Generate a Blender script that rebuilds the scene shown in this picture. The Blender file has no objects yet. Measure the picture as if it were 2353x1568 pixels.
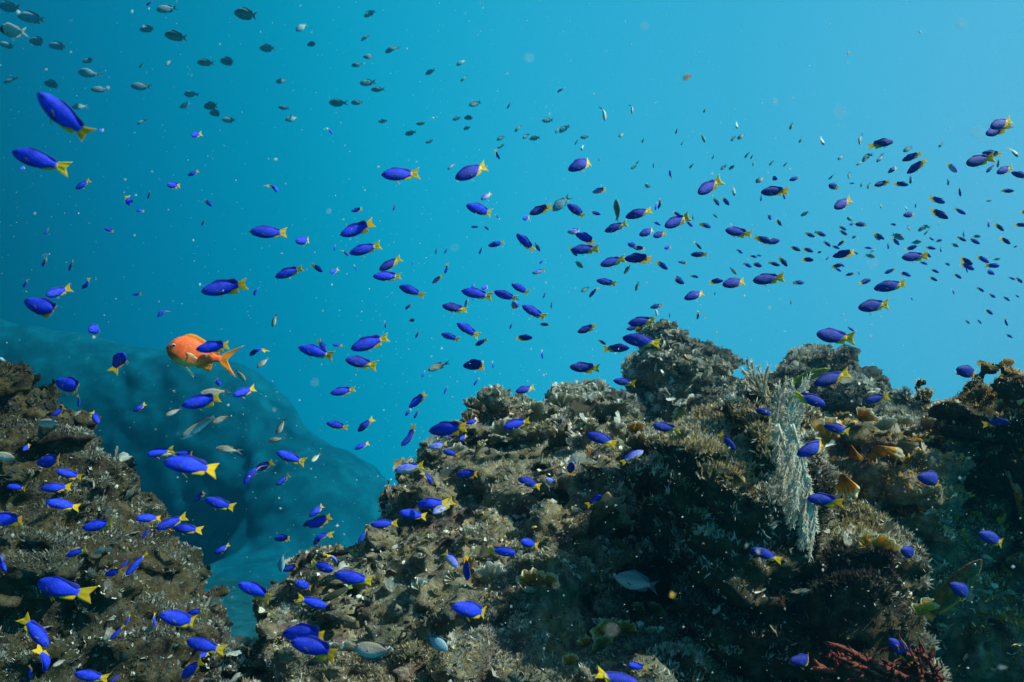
import bpy, math, random
import numpy as np
from mathutils import Vector, Matrix
from mathutils.bvhtree import BVHTree

# ------------------------------------------------------------------ camera
scene = bpy.context.scene
col = scene.collection
FOV = math.radians(65.0)
FPX = 1176.5 / math.tan(FOV / 2)          # focal length in units of a 2353 px wide picture
CAM_Z = 2.4                               # metres above the sea floor
cam = bpy.data.cameras.new('camera')
cam.sensor_width = 36.0
cam.lens = 18.0 / math.tan(FOV / 2)
cam.clip_start = 0.02
cam.clip_end = 200.0
cam.dof.use_dof = True
cam.dof.focus_distance = 2.4
cam.dof.aperture_fstop = 9.0
cam_ob = bpy.data.objects.new('camera', cam)
cam_ob.location = (0, 0, CAM_Z)
cam_ob.rotation_euler = (math.radians(90), 0, 0)
col.objects.link(cam_ob)
scene.camera = cam_ob

# ------------------------------------------------------------------ light
SUN_DIR = Vector((0.68, 0.02, 0.73)).normalized()      # towards the sun, upper right, a little behind the reef
sun = bpy.data.lights.new('sun', 'SUN')
sun.energy = 5.0
sun.angle = math.radians(0.6)
sun.color = (1.0, 0.60, 0.51)
sun_ob = bpy.data.objects.new('sun', sun)
sun_ob.rotation_euler = SUN_DIR.to_track_quat('Z', 'Y').to_euler()
col.objects.link(sun_ob)

scene.view_settings.view_transform = 'Standard'
scene.view_settings.look = 'None'
scene.view_settings.exposure = 2.2
scene.view_settings.gamma = 1.0
scene.view_settings.use_curve_mapping = False
scene.cycles.max_bounces = 5
scene.cycles.diffuse_bounces = 2
scene.cycles.glossy_bounces = 2
scene.cycles.transmission_bounces = 3
scene.cycles.transparent_max_bounces = 8
scene.cycles.volume_bounces = 0
scene.cycles.caustics_reflective = False
scene.cycles.caustics_refractive = False
scene.cycles.use_denoising = True

# world: open water in every direction, brightest towards the sun; overhead the daylight sky seen through the surface
world = bpy.data.worlds.new('World')
scene.world = world
world.use_nodes = True
nt = world.node_tree
nt.nodes.clear()
def N(tree, t, **kw):
    n = tree.nodes.new(t)
    for k, v in kw.items():
        setattr(n, k, v)
    return n
w_out = N(nt, 'ShaderNodeOutputWorld')
w_geo = N(nt, 'ShaderNodeTexCoord')
w_dot = N(nt, 'ShaderNodeVectorMath', operation='DOT_PRODUCT')
GLOW = Vector((0.86, 0.40, 0.28)).normalized()
w_dot.inputs[1].default_value = GLOW
nt.links.new(w_geo.outputs['Generated'], w_dot.inputs[0])
w_map = N(nt, 'ShaderNodeMapRange')
w_map.inputs['From Min'].default_value = -0.6
w_map.inputs['From Max'].default_value = 1.0
nt.links.new(w_dot.outputs['Value'], w_map.inputs['Value'])
w_ramp = N(nt, 'ShaderNodeValToRGB')
WATER = [(0.0, (0.0, 0.0218, 0.0348)),
         (0.31, (0.0, 0.0679, 0.1149)),
         (0.415, (0.0, 0.1167, 0.202)),
         (0.5, (0.0, 0.1523, 0.2281)),
         (0.576, (0.0044, 0.202, 0.2977)),
         (0.67, (0.0226, 0.2298, 0.3352)),
         (0.8, (0.0827, 0.2498, 0.3656)),
         (0.857, (0.1349, 0.2803, 0.3961)),
         (0.905, (0.2263, 0.2942, 0.4222)),
         (1.0, (0.3482, 0.3917, 0.5049))]
w_ramp.color_ramp.interpolation = 'B_SPLINE'
el = w_ramp.color_ramp.elements
while len(el) < len(WATER):
    el.new(0.5)
for e, (p, c) in zip(el, WATER):
    e.position = p
    e.color = (*c, 1)
nt.links.new(w_map.outputs['Result'], w_ramp.inputs['Fac'])
w_bg = N(nt, 'ShaderNodeBackground')
w_bg.inputs['Strength'].default_value = 1.0
nt.links.new(w_ramp.outputs['Color'], w_bg.inputs['Color'])
w_sky = N(nt, 'ShaderNodeTexSky', sky_type='NISHITA', sun_disc=False)
w_sky.sun_elevation = math.asin(SUN_DIR.z)
w_sky.sun_rotation = math.atan2(SUN_DIR.x, SUN_DIR.y)
w_bg2 = N(nt, 'ShaderNodeBackground')
w_bg2.inputs['Strength'].default_value = 0.05
nt.links.new(w_sky.outputs['Color'], w_bg2.inputs['Color'])
w_sep = N(nt, 'ShaderNodeSeparateXYZ')
nt.links.new(w_geo.outputs['Generated'], w_sep.inputs[0])
w_up = N(nt, 'ShaderNodeMapRange')
w_up.inputs['From Min'].default_value = 0.60
w_up.inputs['From Max'].default_value = 0.75
nt.links.new(w_sep.outputs['Z'], w_up.inputs['Value'])
w_mix = N(nt, 'ShaderNodeMixShader')
nt.links.new(w_up.outputs['Result'], w_mix.inputs['Fac'])
nt.links.new(w_bg.outputs[0], w_mix.inputs[1])
nt.links.new(w_bg2.outputs[0], w_mix.inputs[2])
nt.links.new(w_mix.outputs[0], w_out.inputs['Surface'])

# ------------------------------------------------------------------ helpers
rng = np.random.default_rng(7)
random.seed(7)

def at(px, py, d):
    """A point of the place: px, py in a 2353 x 1568 picture, d metres away along the view axis."""
    return np.array([(px - 1176.5) / FPX * d, d, CAM_Z - (py - 784.0) / FPX * d])

def to_px(p):
    return 1176.5 + p[0] / p[1] * FPX, 784.0 - (p[2] - CAM_Z) / p[1] * FPX

def mesh_from(name, verts, faces, smooth=True):
    """faces: an (n, k) integer array, or a list of such arrays."""
    me = bpy.data.meshes.new(name)
    verts = np.asarray(verts, dtype=np.float32)
    if isinstance(faces, np.ndarray):
        faces = [faces]
    faces = [np.asarray(f, dtype=np.int32) for f in faces if len(f)]
    nl = sum(f.size for f in faces)
    nf = sum(len(f) for f in faces)
    me.vertices.add(len(verts))
    me.vertices.foreach_set('co', verts.ravel())
    me.loops.add(nl)
    me.polygons.add(nf)
    me.loops.foreach_set('vertex_index', np.concatenate([f.ravel() for f in faces]))
    tot = np.concatenate([np.full(len(f), f.shape[1], np.int32) for f in faces])
    st = np.concatenate([[0], np.cumsum(tot)[:-1]]).astype(np.int32)
    me.polygons.foreach_set('loop_start', st)
    me.polygons.foreach_set('use_smooth', np.full(nf, smooth))
    me.update(calc_edges=True)
    me.validate()
    return me

def add_attr(me, name, vals):
    """A per-vertex colour (n, 3)."""
    a = me.color_attributes.new(name, 'FLOAT_COLOR', 'POINT')
    v = np.ones((len(me.vertices), 4), np.float32)
    v[:, :3] = vals
    a.data.foreach_set('color', v.ravel())

def link(name, data, parent=None, mat=None):
    o = bpy.data.objects.new(name, data)
    col.objects.link(o)
    if parent is not None:
        o.parent = parent
    if mat is not None and not data.materials:
        data.materials.append(mat)
    return o

def tag(o, label=None, cat=None, group=None, kind=None):
    for k, v in (('label', label), ('category', cat), ('group', group), ('kind', kind)):
        if v:
            o[k] = v
    return o

# value noise, vectorised
_LAT = np.random.default_rng(3).random((32, 32, 32)).astype(np.float32) * 2 - 1
def vnoise(p):
    i = np.floor(p).astype(np.int32)
    f = (p - i).astype(np.float32)
    f = f * f * (3 - 2 * f)
    x0, y0, z0 = (i[..., k] & 31 for k in range(3))
    x1, y1, z1 = ((v + 1) & 31 for v in (x0, y0, z0))
    fx, fy, fz = f[..., 0], f[..., 1], f[..., 2]
    a = _LAT[x0, y0, z0] * (1 - fx) + _LAT[x1, y0, z0] * fx
    b = _LAT[x0, y1, z0] * (1 - fx) + _LAT[x1, y1, z0] * fx
    c = _LAT[x0, y0, z1] * (1 - fx) + _LAT[x1, y0, z1] * fx
    d = _LAT[x0, y1, z1] * (1 - fx) + _LAT[x1, y1, z1] * fx
    a = a * (1 - fy) + b * fy
    c = c * (1 - fy) + d * fy
    return a * (1 - fz) + c * fz

def worley(p, seed=0):
    """Distance to the nearest of one random point per unit cell."""
    i = np.floor(p).astype(np.int32)
    best = np.full(len(p), 9.0, np.float32)
    for a in (-1, 0, 1):
        for b in (-1, 0, 1):
            for c in (-1, 0, 1):
                q = i + np.array([a, b, c])
                k = (q & 31)
                o = np.stack([_LAT[k[:, 0], k[:, 1], k[:, 2]], _LAT[k[:, 1], k[:, 2], (k[:, 0] + 11 + seed) & 31], _LAT[k[:, 2], k[:, 0], (k[:, 1] + 23 + seed) & 31]], 1) * .5 + .5
                d = q + o - p
                best = np.minimum(best, (d * d).sum(1).astype(np.float32))
    return np.sqrt(best)

def fbm(p, octs=3, gain=0.5):
    s, a = 0.0, 1.0
    for k in range(octs):
        s = s + a * vnoise(p * (2.03 ** k) + 17.3 * k)
        a *= gain
    return s

# node-material helper
def material(name, base=(0.5, 0.5, 0.5), rough=0.8, spec=0.2):
    m = bpy.data.materials.new(name)
    m.use_nodes = True
    t = m.node_tree
    b = t.nodes['Principled BSDF']
    b.inputs['Base Color'].default_value = (*base, 1)
    b.inputs['Roughness'].default_value = rough
    b.inputs['Specular IOR Level'].default_value = spec
    return m, t, b

def ramp(t, fac, stops):
    r = t.nodes.new('ShaderNodeValToRGB')
    e = r.color_ramp.elements
    while len(e) < len(stops):
        e.new(0.5)
    for q, (p, c) in zip(e, stops):
        q.position = p
        q.color = (*c, 1)
    t.links.new(fac, r.inputs['Fac'])
    return r.outputs['Color']

def noise_tex(t, scale, detail=4, vec=None, rough=0.6):
    n = t.nodes.new('ShaderNodeTexNoise')
    n.inputs['Scale'].default_value = scale
    n.inputs['Detail'].default_value = detail
    n.inputs['Roughness'].default_value = rough
    if vec is None:
        tc = t.nodes.new('ShaderNodeTexCoord')
        vec = tc.outputs['Object']
    t.links.new(vec, n.inputs['Vector'])
    return n.outputs['Fac']

def mix(t, fac, a, b, mode='MIX'):
    m = t.nodes.new('ShaderNodeMix')
    m.data_type = 'RGBA'
    m.blend_type = mode
    for k, v in ((0, fac), (6, a), (7, b)):
        if isinstance(v, (int, float)):
            m.inputs[k].default_value = v
        elif isinstance(v, tuple):
            m.inputs[k].default_value = (*v, 1)
        else:
            t.links.new(v, m.inputs[k])
    return m.outputs[2]
# ------------------------------------------------------------------ water body (haze), sea floor, reef
HX, HY0, HY1, HTOP = 28.0, -3.0, 33.0, 14.5
def build_haze():
    lo = np.array([-HX, HY0, -14.0]); hi = np.array([HX, HY1, CAM_Z + HTOP])
    v = np.array([[x, y, z] for x in (lo[0], hi[0]) for y in (lo[1], hi[1]) for z in (lo[2], hi[2])])
    f = np.array([[0, 1, 3, 2], [4, 6, 7, 5], [0, 4, 5, 1], [2, 3, 7, 6], [0, 2, 6, 4], [1, 5, 7, 3]])
    m = bpy.data.materials.new('sea_water')
    m.use_nodes = True
    t = m.node_tree
    t.nodes.clear()
    o = t.nodes.new('ShaderNodeOutputMaterial')
    p = t.nodes.new('ShaderNodeVolumePrincipled')
    p.inputs['Color'].default_value = (*HAZE_COLOR, 1)
    p.inputs['Absorption Color'].default_value = (0, 0.25, 0.30, 1)      # red goes first
    p.inputs['Density'].default_value = HAZE_DENSITY
    p.inputs['Anisotropy'].default_value = HAZE_ANISO
    t.links.new(p.outputs[0], o.inputs['Volume'])
    ob = link('haze', mesh_from('haze', v, f, False), None, m)
    tag(ob, 'pale blue sea water haze filling the scene around the reef and fish', kind='stuff')
HAZE_COLOR = (0.003, 0.054, 0.083)
HAZE_DENSITY = 0.065
HAZE_ANISO = 0.35
build_haze()

def surface_nets(fun, lo, hi, h):
    lo = np.asarray(lo, float); hi = np.asarray(hi, float)
    n = np.ceil((hi - lo) / h).astype(int) + 1
    ax = [lo[k] + h * np.arange(n[k]) for k in range(3)]
    g = np.empty(tuple(n), np.float32)
    step = max(1, int(600000 / (n[1] * n[2])))
    for a in range(0, n[0], step):
        X, Y, Z = np.meshgrid(ax[0][a:a + step], ax[1], ax[2], indexing='ij')
        g[a:a + step] = fun(np.stack([X, Y, Z], -1).reshape(-1, 3)).reshape(X.shape)
    ins = g < 0
    cs = np.zeros(tuple(n - 1), np.int8)
    acc = np.zeros(tuple(n - 1) + (3,), np.float32); cnt = np.zeros(tuple(n - 1), np.float32)
    sl = lambda d, m: slice(d, m - 1 + d)
    corners = [(i, j, k) for i in (0, 1) for j in (0, 1) for k in (0, 1)]
    for c in corners:
        for axis in range(3):
            if c[axis]:
                continue
            e = list(c); e[axis] = 1
            A = g[sl(c[0], n[0]), sl(c[1], n[1]), sl(c[2], n[2])]
            B = g[sl(e[0], n[0]), sl(e[1], n[1]), sl(e[2], n[2])]
            m = (A < 0) != (B < 0)
            t = np.where(m, A / np.where(m, A - B, 1), 0)
            for k in range(3):
                acc[..., k] += np.where(m, c[k] + (t if k == axis else 0), 0)
            cnt += m
    use = cnt > 0
    idx = -np.ones(use.shape, np.int32)
    idx[use] = np.arange(use.sum())
    cell = np.argwhere(use)
    verts = lo + h * (cell + acc[use] / cnt[use][:, None])
    quads = []
    for axis in range(3):
        u, v = (axis + 1) % 3, (axis + 2) % 3
        s0 = [slice(None)] * 3; s1 = [slice(None)] * 3
        s0[axis] = slice(0, -1); s1[axis] = slice(1, None)
        cr = ins[tuple(s0)] != ins[tuple(s1)]
        pos = np.argwhere(cr)
        pos = pos[(pos[:, u] > 0) & (pos[:, v] > 0) & (pos[:, u] < n[u] - 1) & (pos[:, v] < n[v] - 1)]
        inside_first = ins[tuple(s0)][tuple(pos.T)]
        q = []
        for du, dv in ((-1, -1), (0, -1), (0, 0), (-1, 0)):
            p = pos.copy(); p[:, u] += du; p[:, v] += dv
            q.append(idx[tuple(p.T)])
        q = np.stack(q, 1)
        q[~inside_first] = q[~inside_first][:, ::-1]
        quads.append(q)
    return verts, np.concatenate(quads)

def vert_normals(v, f):
    a, b, c, d = (v[f[:, k]] for k in range(4))
    fn = np.cross(c - a, d - b)
    vn = np.zeros_like(v)
    for k in range(4):
        np.add.at(vn, f[:, k], fn)
    return vn / (np.linalg.norm(vn, axis=1, keepdims=True) + 1e-12), fn

ROCK_V, ROCK_F = [], []        # for ray casts
ROCKS = {}

def rock_sdf(ells, amp, seed, blend=0.10, fs=1.0):
    off = np.array([seed * 7.7, seed * 3.1, seed * 5.3])
    def fun(p):
        d = np.full(len(p), 9.0, np.float32)
        for c, r, kk in ells:
            q = np.abs((p - c) / r)
            if kk == 2.0:
                k0 = np.sqrt((q * q).sum(1)) + 1e-6
                k1 = np.sqrt(((q / r) ** 2).sum(1)) + 1e-6
            else:                                   # boxier, with steep sides
                k0 = (q ** kk).sum(1) ** (1 / kk) + 1e-6
                k1 = (q ** (kk - 1) / r)
                k1 = np.sqrt((k1 ** 2).sum(1)) / k0 ** (kk - 2) + 1e-6
            e = (k0 * (k0 - 1) / k1).astype(np.float32)
            h = np.clip(0.5 + 0.5 * (d - e) / blend, 0, 1)
            d = d * (1 - h) + e * h - blend * h * (1 - h)
        near = np.abs(d) < amp * 4.4
        if near.any():
            s = p[near]
            s = s * fs
            w = s + 0.07 * np.stack([vnoise(s * 4 + off + 5), vnoise(s * 4 + off + 9), vnoise(s * 4 + off + 13)], 1)
            w = w + off
            if fs < 1:                              # the far slope: broad knolls and small heads only
                r1 = 1 - np.abs(vnoise(w * 2.6 + 4))
                n = 1.2 * vnoise(w * 1.2) + 0.8 * (r1 - .6) + 0.45 * vnoise(w * 6.5) + .3 * vnoise(w * 13.0)
                d[near] = d[near] - amp * n.astype(np.float32)
                return d
            n = 0.8 * vnoise(w * np.array([3.0, 3.0, 5.0]))
            w1 = worley(w * np.array([4.3, 4.3, 7.0]))
            n = n + 2.9 * (0.52 - w1)
            w2 = worley(w * np.array([9.5, 9.5, 15.0]), 3)
            n = n + 1.55 * (0.50 - w2)
            r1 = 1 - np.abs(vnoise(w * np.array([5.0, 5.0, 15.0]) + 4))
            n = n + 0.8 * (r1 * r1 - 0.6)
            r2 = 1 - np.abs(vnoise(w * np.array([12.0, 12.0, 24.0]) + 8))
            n = n + 0.45 * (r2 * r2 - 0.6)
            r3 = np.abs(vnoise(w * 27.0 + 2))
            n = n + 0.50 * (r3 - 0.4) + 0.28 * vnoise(w * 50.0)
            d[near] = d[near] - amp * n.astype(np.float32)
        return d
    return fun

def make_rock_material(name='reef_rock', dark=1.0):
    m, t, b = material(name, rough=0.95, spec=0.05)
    tc = t.nodes.new('ShaderNodeTexCoord').outputs['Object']
    n1 = noise_tex(t, 5.0, 6, tc)
    n2 = noise_tex(t, 28.0, 6, tc, 0.7)
    n3 = noise_tex(t, 11.0, 4, tc)
    c = ramp(t, n2, [(0.32, (0.020, 0.018, 0.014)), (0.44, (0.09, 0.078, 0.056)), (0.55, (0.26, 0.23, 0.17)), (0.68, (0.56, 0.51, 0.41))])
    c2 = ramp(t, n1, [(0.36, (0.20, 0.085, 0.06)), (0.44, (0.12, 0.10, 0.07)), (0.50, (0.36, 0.24, 0.08)), (0.56, (0.15, 0.14, 0.10)), (0.64, (0.12, 0.13, 0.045))])
    c = mix(t, 0.5, c, c2)
    spot = ramp(t, n3, [(0.66, (0, 0, 0)), (0.72, (1, 1, 1))])
    c = mix(t, spot, c, (0.30, 0.15, 0.15))
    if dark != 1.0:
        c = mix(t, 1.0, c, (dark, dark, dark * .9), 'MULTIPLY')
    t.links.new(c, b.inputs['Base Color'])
    bn = noise_tex(t, 90.0, 5, tc, 0.7)
    bp = t.nodes.new('ShaderNodeBump')
    bp.inputs['Strength'].default_value = 0.9
    bp.inputs['Distance'].default_value = 0.02
    t.links.new(bn, bp.inputs['Height'])
    t.links.new(bp.outputs[0], b.inputs['Normal'])
    return m
ROCK_MAT = make_rock_material()
DARK_SHADED_ROCK = make_rock_material('dark_shaded_rock', 0.32)  # darker left slope; on boulder and outcrop the shade is put into the colour

FLOOR_MAT, _t, _b = material('haze_tinted_floor', rough=0.95, spec=0.05)  # teal of the water haze put into the floor colour
_t.links.new(ramp(_t, noise_tex(_t, 3.0, 6, None, 0.75), [(0.36, (0.010, 0.07, 0.09)), (0.5, (0.014, 0.10, 0.125)), (0.68, (0.02, 0.16, 0.18))]), _b.inputs['Base Color'])
FAR_MAT, _t, _b = material('haze_tinted_rock', rough=0.95, spec=0.05)  # far slope: blue water haze put into the rock colour
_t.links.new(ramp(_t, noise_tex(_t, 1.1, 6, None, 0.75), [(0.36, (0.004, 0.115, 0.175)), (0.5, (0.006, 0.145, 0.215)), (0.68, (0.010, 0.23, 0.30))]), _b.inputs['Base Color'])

def ell(px, py, d, rx, rz, ry, k=2.0):
    return at(px, py, d), np.array([rx * d / FPX, ry, rz * d / FPX]), k

def rock(name, label, cat, ells, h, amp, seed, keep=None, blend=0.10, kind=None, fs=1.0):
    C = np.array([e[0] for e in ells]); R = np.array([e[1] for e in ells])
    lo = (C - R).min(0) - amp * 2.2; hi = (C + R).max(0) + amp * 2.2
    lo[2] = max(lo[2], -0.15) if kind is None else lo[2]
    if keep:                                        # only the part of the mass that the view could ever show
        lo = np.maximum(lo, keep[0]); hi = np.minimum(hi, keep[1])
    v, f = surface_nets(rock_sdf(ells, amp, seed, blend, fs), lo, hi, h)
    vn, fn = vert_normals(v, f)
    me = mesh_from(name, v, f)
    ob = link(name, me, None, (DARK_SHADED_ROCK if seed in (1, 5, 7) else ROCK_MAT) if kind is None else FAR_MAT)
    tag(ob, label, cat, kind=kind)
    ROCKS[name + str(seed)] = dict(v=v, f=f, vn=vn, fn=fn, ob=ob)
    base = sum(len(a) for a in ROCK_V)
    ROCK_V.append(v); ROCK_F.append(f + base)
    return ob

# left reef slope, near
rock('reef_slope', 'bushy near reef slope falling from a blunt knob at the left edge', 'reef', [
    ell(-50, 1680, 2.3, 560, 600, .65), ell(-80, 1270, 2.3, 350, 300, .5), ell(-5, 970, 2.25, 92, 135, .22),
    ell(165, 1350, 2.3, 150, 200, .35), ell(350, 1620, 2.2, 150, 190, .35), ell(60, 1090, 2.3, 120, 110, .3)],
    0.0105, 0.046, 1, keep=((-2.6, 1.2, 0.9), (0, 3.2, 9)), blend=.08)
# centre slope
rock('reef_slope', 'broad rubble covered reef slope rising from the bottom to a ragged middle crest', 'reef', [
    ell(1180, 1190, 3.6, 225, 255, .8), ell(1010, 1260, 3.2, 135, 200, .6), ell(1400, 1180, 3.4, 250, 215, .8),
    ell(860, 1520, 2.8, 190, 230, .6), ell(1150, 1500, 2.7, 380, 300, .6), ell(1300, 1680, 2.2, 430, 250, .5),
    ell(710, 1660, 2.4, 145, 235, .5), ell(575, 1690, 3.2, 175, 190, .45), ell(745, 1460, 2.95, 130, 130, .45), ell(1000, 1620, 2.2, 300, 150, .4)],
    0.0125, 0.058, 2, keep=((-1.7, 1.3, 0.55), (1.5, 4.2, 9)))
# background pinnacle
rock('reef_pinnacle', 'shaded reef pinnacle rising highest behind the middle crest', 'reef', [
    ell(1535, 930, 4.8, 92, 122, .5, 3.0), ell(1385, 1020, 4.6, 110, 115, .6), ell(1625, 985, 4.6, 105, 110, .5),
    ell(1510, 802, 4.8, 42, 56, .2), ell(1585, 872, 4.7, 62, 70, .35, 2.6), ell(1325, 950, 4.4, 52, 62, .3), ell(1400, 960, 4.5, 70, 64, .3)],
    0.02, 0.045, 3, keep=((0.1, 3.6, 1.2), (2.0, 5.4, 9)))
# round-topped boulder at the back
rock('reef_boulder', 'pale round topped boulder behind the white feathery coral', 'reef', [
    ell(1882, 905, 4.2, 86, 98, .4), ell(1965, 970, 4.2, 72, 85, .4), ell(1805, 935, 4.2, 50, 78, .4),
    ell(2110, 1030, 3.8, 150, 92, .5), ell(1715, 965, 4.0, 70, 75, .4), ell(1640, 960, 3.9, 60, 62, .3)],
    0.0165, 0.040, 4, keep=((0.8, 3.0, 1.4), (2.6, 4.9, 9)))
# dark boulder in front on the right, with its sunlit right flank and the ledge behind it
rock('reef_boulder', 'large dark faced boulder with a bushy sunlit right flank under the feathery coral', 'reef', [
    ell(1655, 1330, 2.45, 168, 345, .45, 4.0), ell(1740, 1040, 2.4, 112, 112, .32, 2.6), ell(1905, 1490, 2.2, 175, 290, .35), ell(1930, 1300, 2.35, 130, 130, .3),
    ell(1640, 1700, 2.3, 330, 230, .45, 3.0), ell(1830, 1260, 2.5, 140, 170, .35), ell(1625, 1005, 2.45, 36, 42, .2)],
    0.0105, 0.046, 5, keep=((0.3, 1.5, 1.0), (1.8, 3.2, 9)), blend=.08)
rock('reef_ledge', 'golden ledge of crusts between the feathery coral and the right edge outcrop', 'reef', [
    ell(2010, 1080, 2.75, 175, 95, .45), ell(2120, 1330, 2.85, 240, 230, .5), ell(1960, 1130, 2.75, 110, 90, .4)],
    0.013, 0.045, 6, keep=((0.7, 2.0, 1.0), (2.4, 3.6, 9)), blend=.08)
# right edge
rock('reef_outcrop', 'craggy overhanging outcrop with orange growth at the right edge', 'reef', [
    ell(2372, 1026, 2.55, 140, 138, .33, 3.0), ell(2375, 1370, 2.75, 150, 330, .4, 3.0), ell(2215, 975, 2.55, 32, 62, .22),
    ell(2300, 1600, 2.6, 200, 180, .38)],
    0.012, 0.055, 7, keep=((1.0, 1.9, 0.9), (2.4, 3.4, 9)), blend=.08)
# distant slope, half lost in the water
rock('hill', None, None, [
    ell(-250, 1300, 29, 760, 600, 2.6), ell(220, 1310, 29.5, 410, 510, 2.5), ell(500, 1250, 29, 245, 425, 2.5), ell(740, 1330, 27, 215, 290, 4),
    ell(600, 1750, 21, 500, 450, 4)],
    0.13, 0.15, 8, keep=((-27.5, 12, -11), (5, 32.5, 30)), blend=2.2, kind='structure', fs=.26)

# sea floor
def sea_floor():
    n = 150
    x = np.linspace(-27.5, 27.5, n); y = np.linspace(-2.5, 32.5, n)
    X, Y = np.meshgrid(x, y, indexing='ij')
    P = np.stack([X, Y, X * 0], -1).reshape(-1, 3)
    P[:, 2] = -0.22 * np.maximum(P[:, 1] - 3.5, 0) + 0.10 * fbm(P * 0.9, 4) + 0.12 * fbm(P * 3.0 + 9, 3)
    i = np.arange(n * n).reshape(n, n)
    f = np.stack([i[:-1, :-1], i[1:, :-1], i[1:, 1:], i[:-1, 1:]], -1).reshape(-1, 4)
    ob = link('sea_floor', mesh_from('sea_floor', P, f), None, FLOOR_MAT)
    tag(ob, kind='structure')
    ROCK_V.append(P); ROCK_F.append(f + sum(len(a) for a in ROCK_V[:-1]))
sea_floor()
BVH = BVHTree.FromPolygons(np.concatenate(ROCK_V).tolist(), np.concatenate(ROCK_F).tolist())
EYE = Vector((0, 0, CAM_Z))
def reef_hit(px, py):
    """(point, normal, metres along the view axis) where the line of sight meets the reef."""
    d = Vector(at(px, py, 1.0)) - EYE
    h = BVH.ray_cast(EYE, d.normalized())
    if h[0] is None:
        return None
    return np.array(h[0]), np.array(h[1]), h[0].y
# ------------------------------------------------------------------ growth on the reef
def leaf_template(na=5, nr=3):
    """A fan-shaped blade, unit long: base at the origin, growing along +z, facing -y."""
    th = np.linspace(-1.0, 1.0, na)
    r = np.linspace(0.12, 1.0, nr)
    T, R = np.meshgrid(th, r)
    i = np.arange(na * nr).reshape(nr, na)
    f = np.stack([i[:-1, :-1], i[:-1, 1:], i[1:, 1:], i[1:, :-1]], -1).reshape(-1, 4)
    return T.ravel(), R.ravel(), f

SIDE = {'reef_boulder5': 0.02, 'reef_outcrop7': 0.0, 'reef_ledge6': 0.03, 'reef_slope1': 0.2}      # growth on steep sides, thinned so that the shaded faces look darker
def sample_rock(key, n, rs, up_bias=0.6, patch=4.0, zmin=None):
    r = ROCKS[key]
    v, f, fn = r['v'], r['f'], r['fn']
    ar = np.linalg.norm(fn, axis=1) + 1e-12
    nz = fn[:, 2] / ar
    cen = v[f].mean(1)
    face_cam = -(fn[:, 1] * (cen[:, 1]) + fn[:, 0] * cen[:, 0] + fn[:, 2] * (cen[:, 2] - CAM_Z)) / ar
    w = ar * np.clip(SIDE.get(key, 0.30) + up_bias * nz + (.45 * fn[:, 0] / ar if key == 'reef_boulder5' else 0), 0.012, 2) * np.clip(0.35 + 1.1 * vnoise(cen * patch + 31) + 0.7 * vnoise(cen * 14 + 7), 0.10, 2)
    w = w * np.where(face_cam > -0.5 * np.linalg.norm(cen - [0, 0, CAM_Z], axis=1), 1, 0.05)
    if zmin is not None:
        w = w * (cen[:, 2] > zmin)
    pick = rs.choice(len(f), n, p=w / w.sum())
    uv = rs.random((n, 2))
    a, b, c, d = (v[f[pick, k]] for k in range(4))
    p = (a * (1 - uv[:, :1]) + b * uv[:, :1]) * (1 - uv[:, 1:]) + (d * (1 - uv[:, :1]) + c * uv[:, :1]) * uv[:, 1:]
    nrm = fn[pick] / ar[pick][:, None]
    return p, nrm

def frames(nrm, rs, up=0.5, jit=0.7):
    n = len(nrm)
    z = nrm + up * np.array([0.15, 0, 1]) + jit * (rs.random((n, 3)) - 0.5) * 2
    z /= np.linalg.norm(z, axis=1, keepdims=True) + 1e-9
    a = rs.normal(size=(n, 3))
    x = np.cross(a, z); x /= np.linalg.norm(x, axis=1, keepdims=True) + 1e-9
    y = np.cross(z, x)
    return x, y, z

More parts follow.
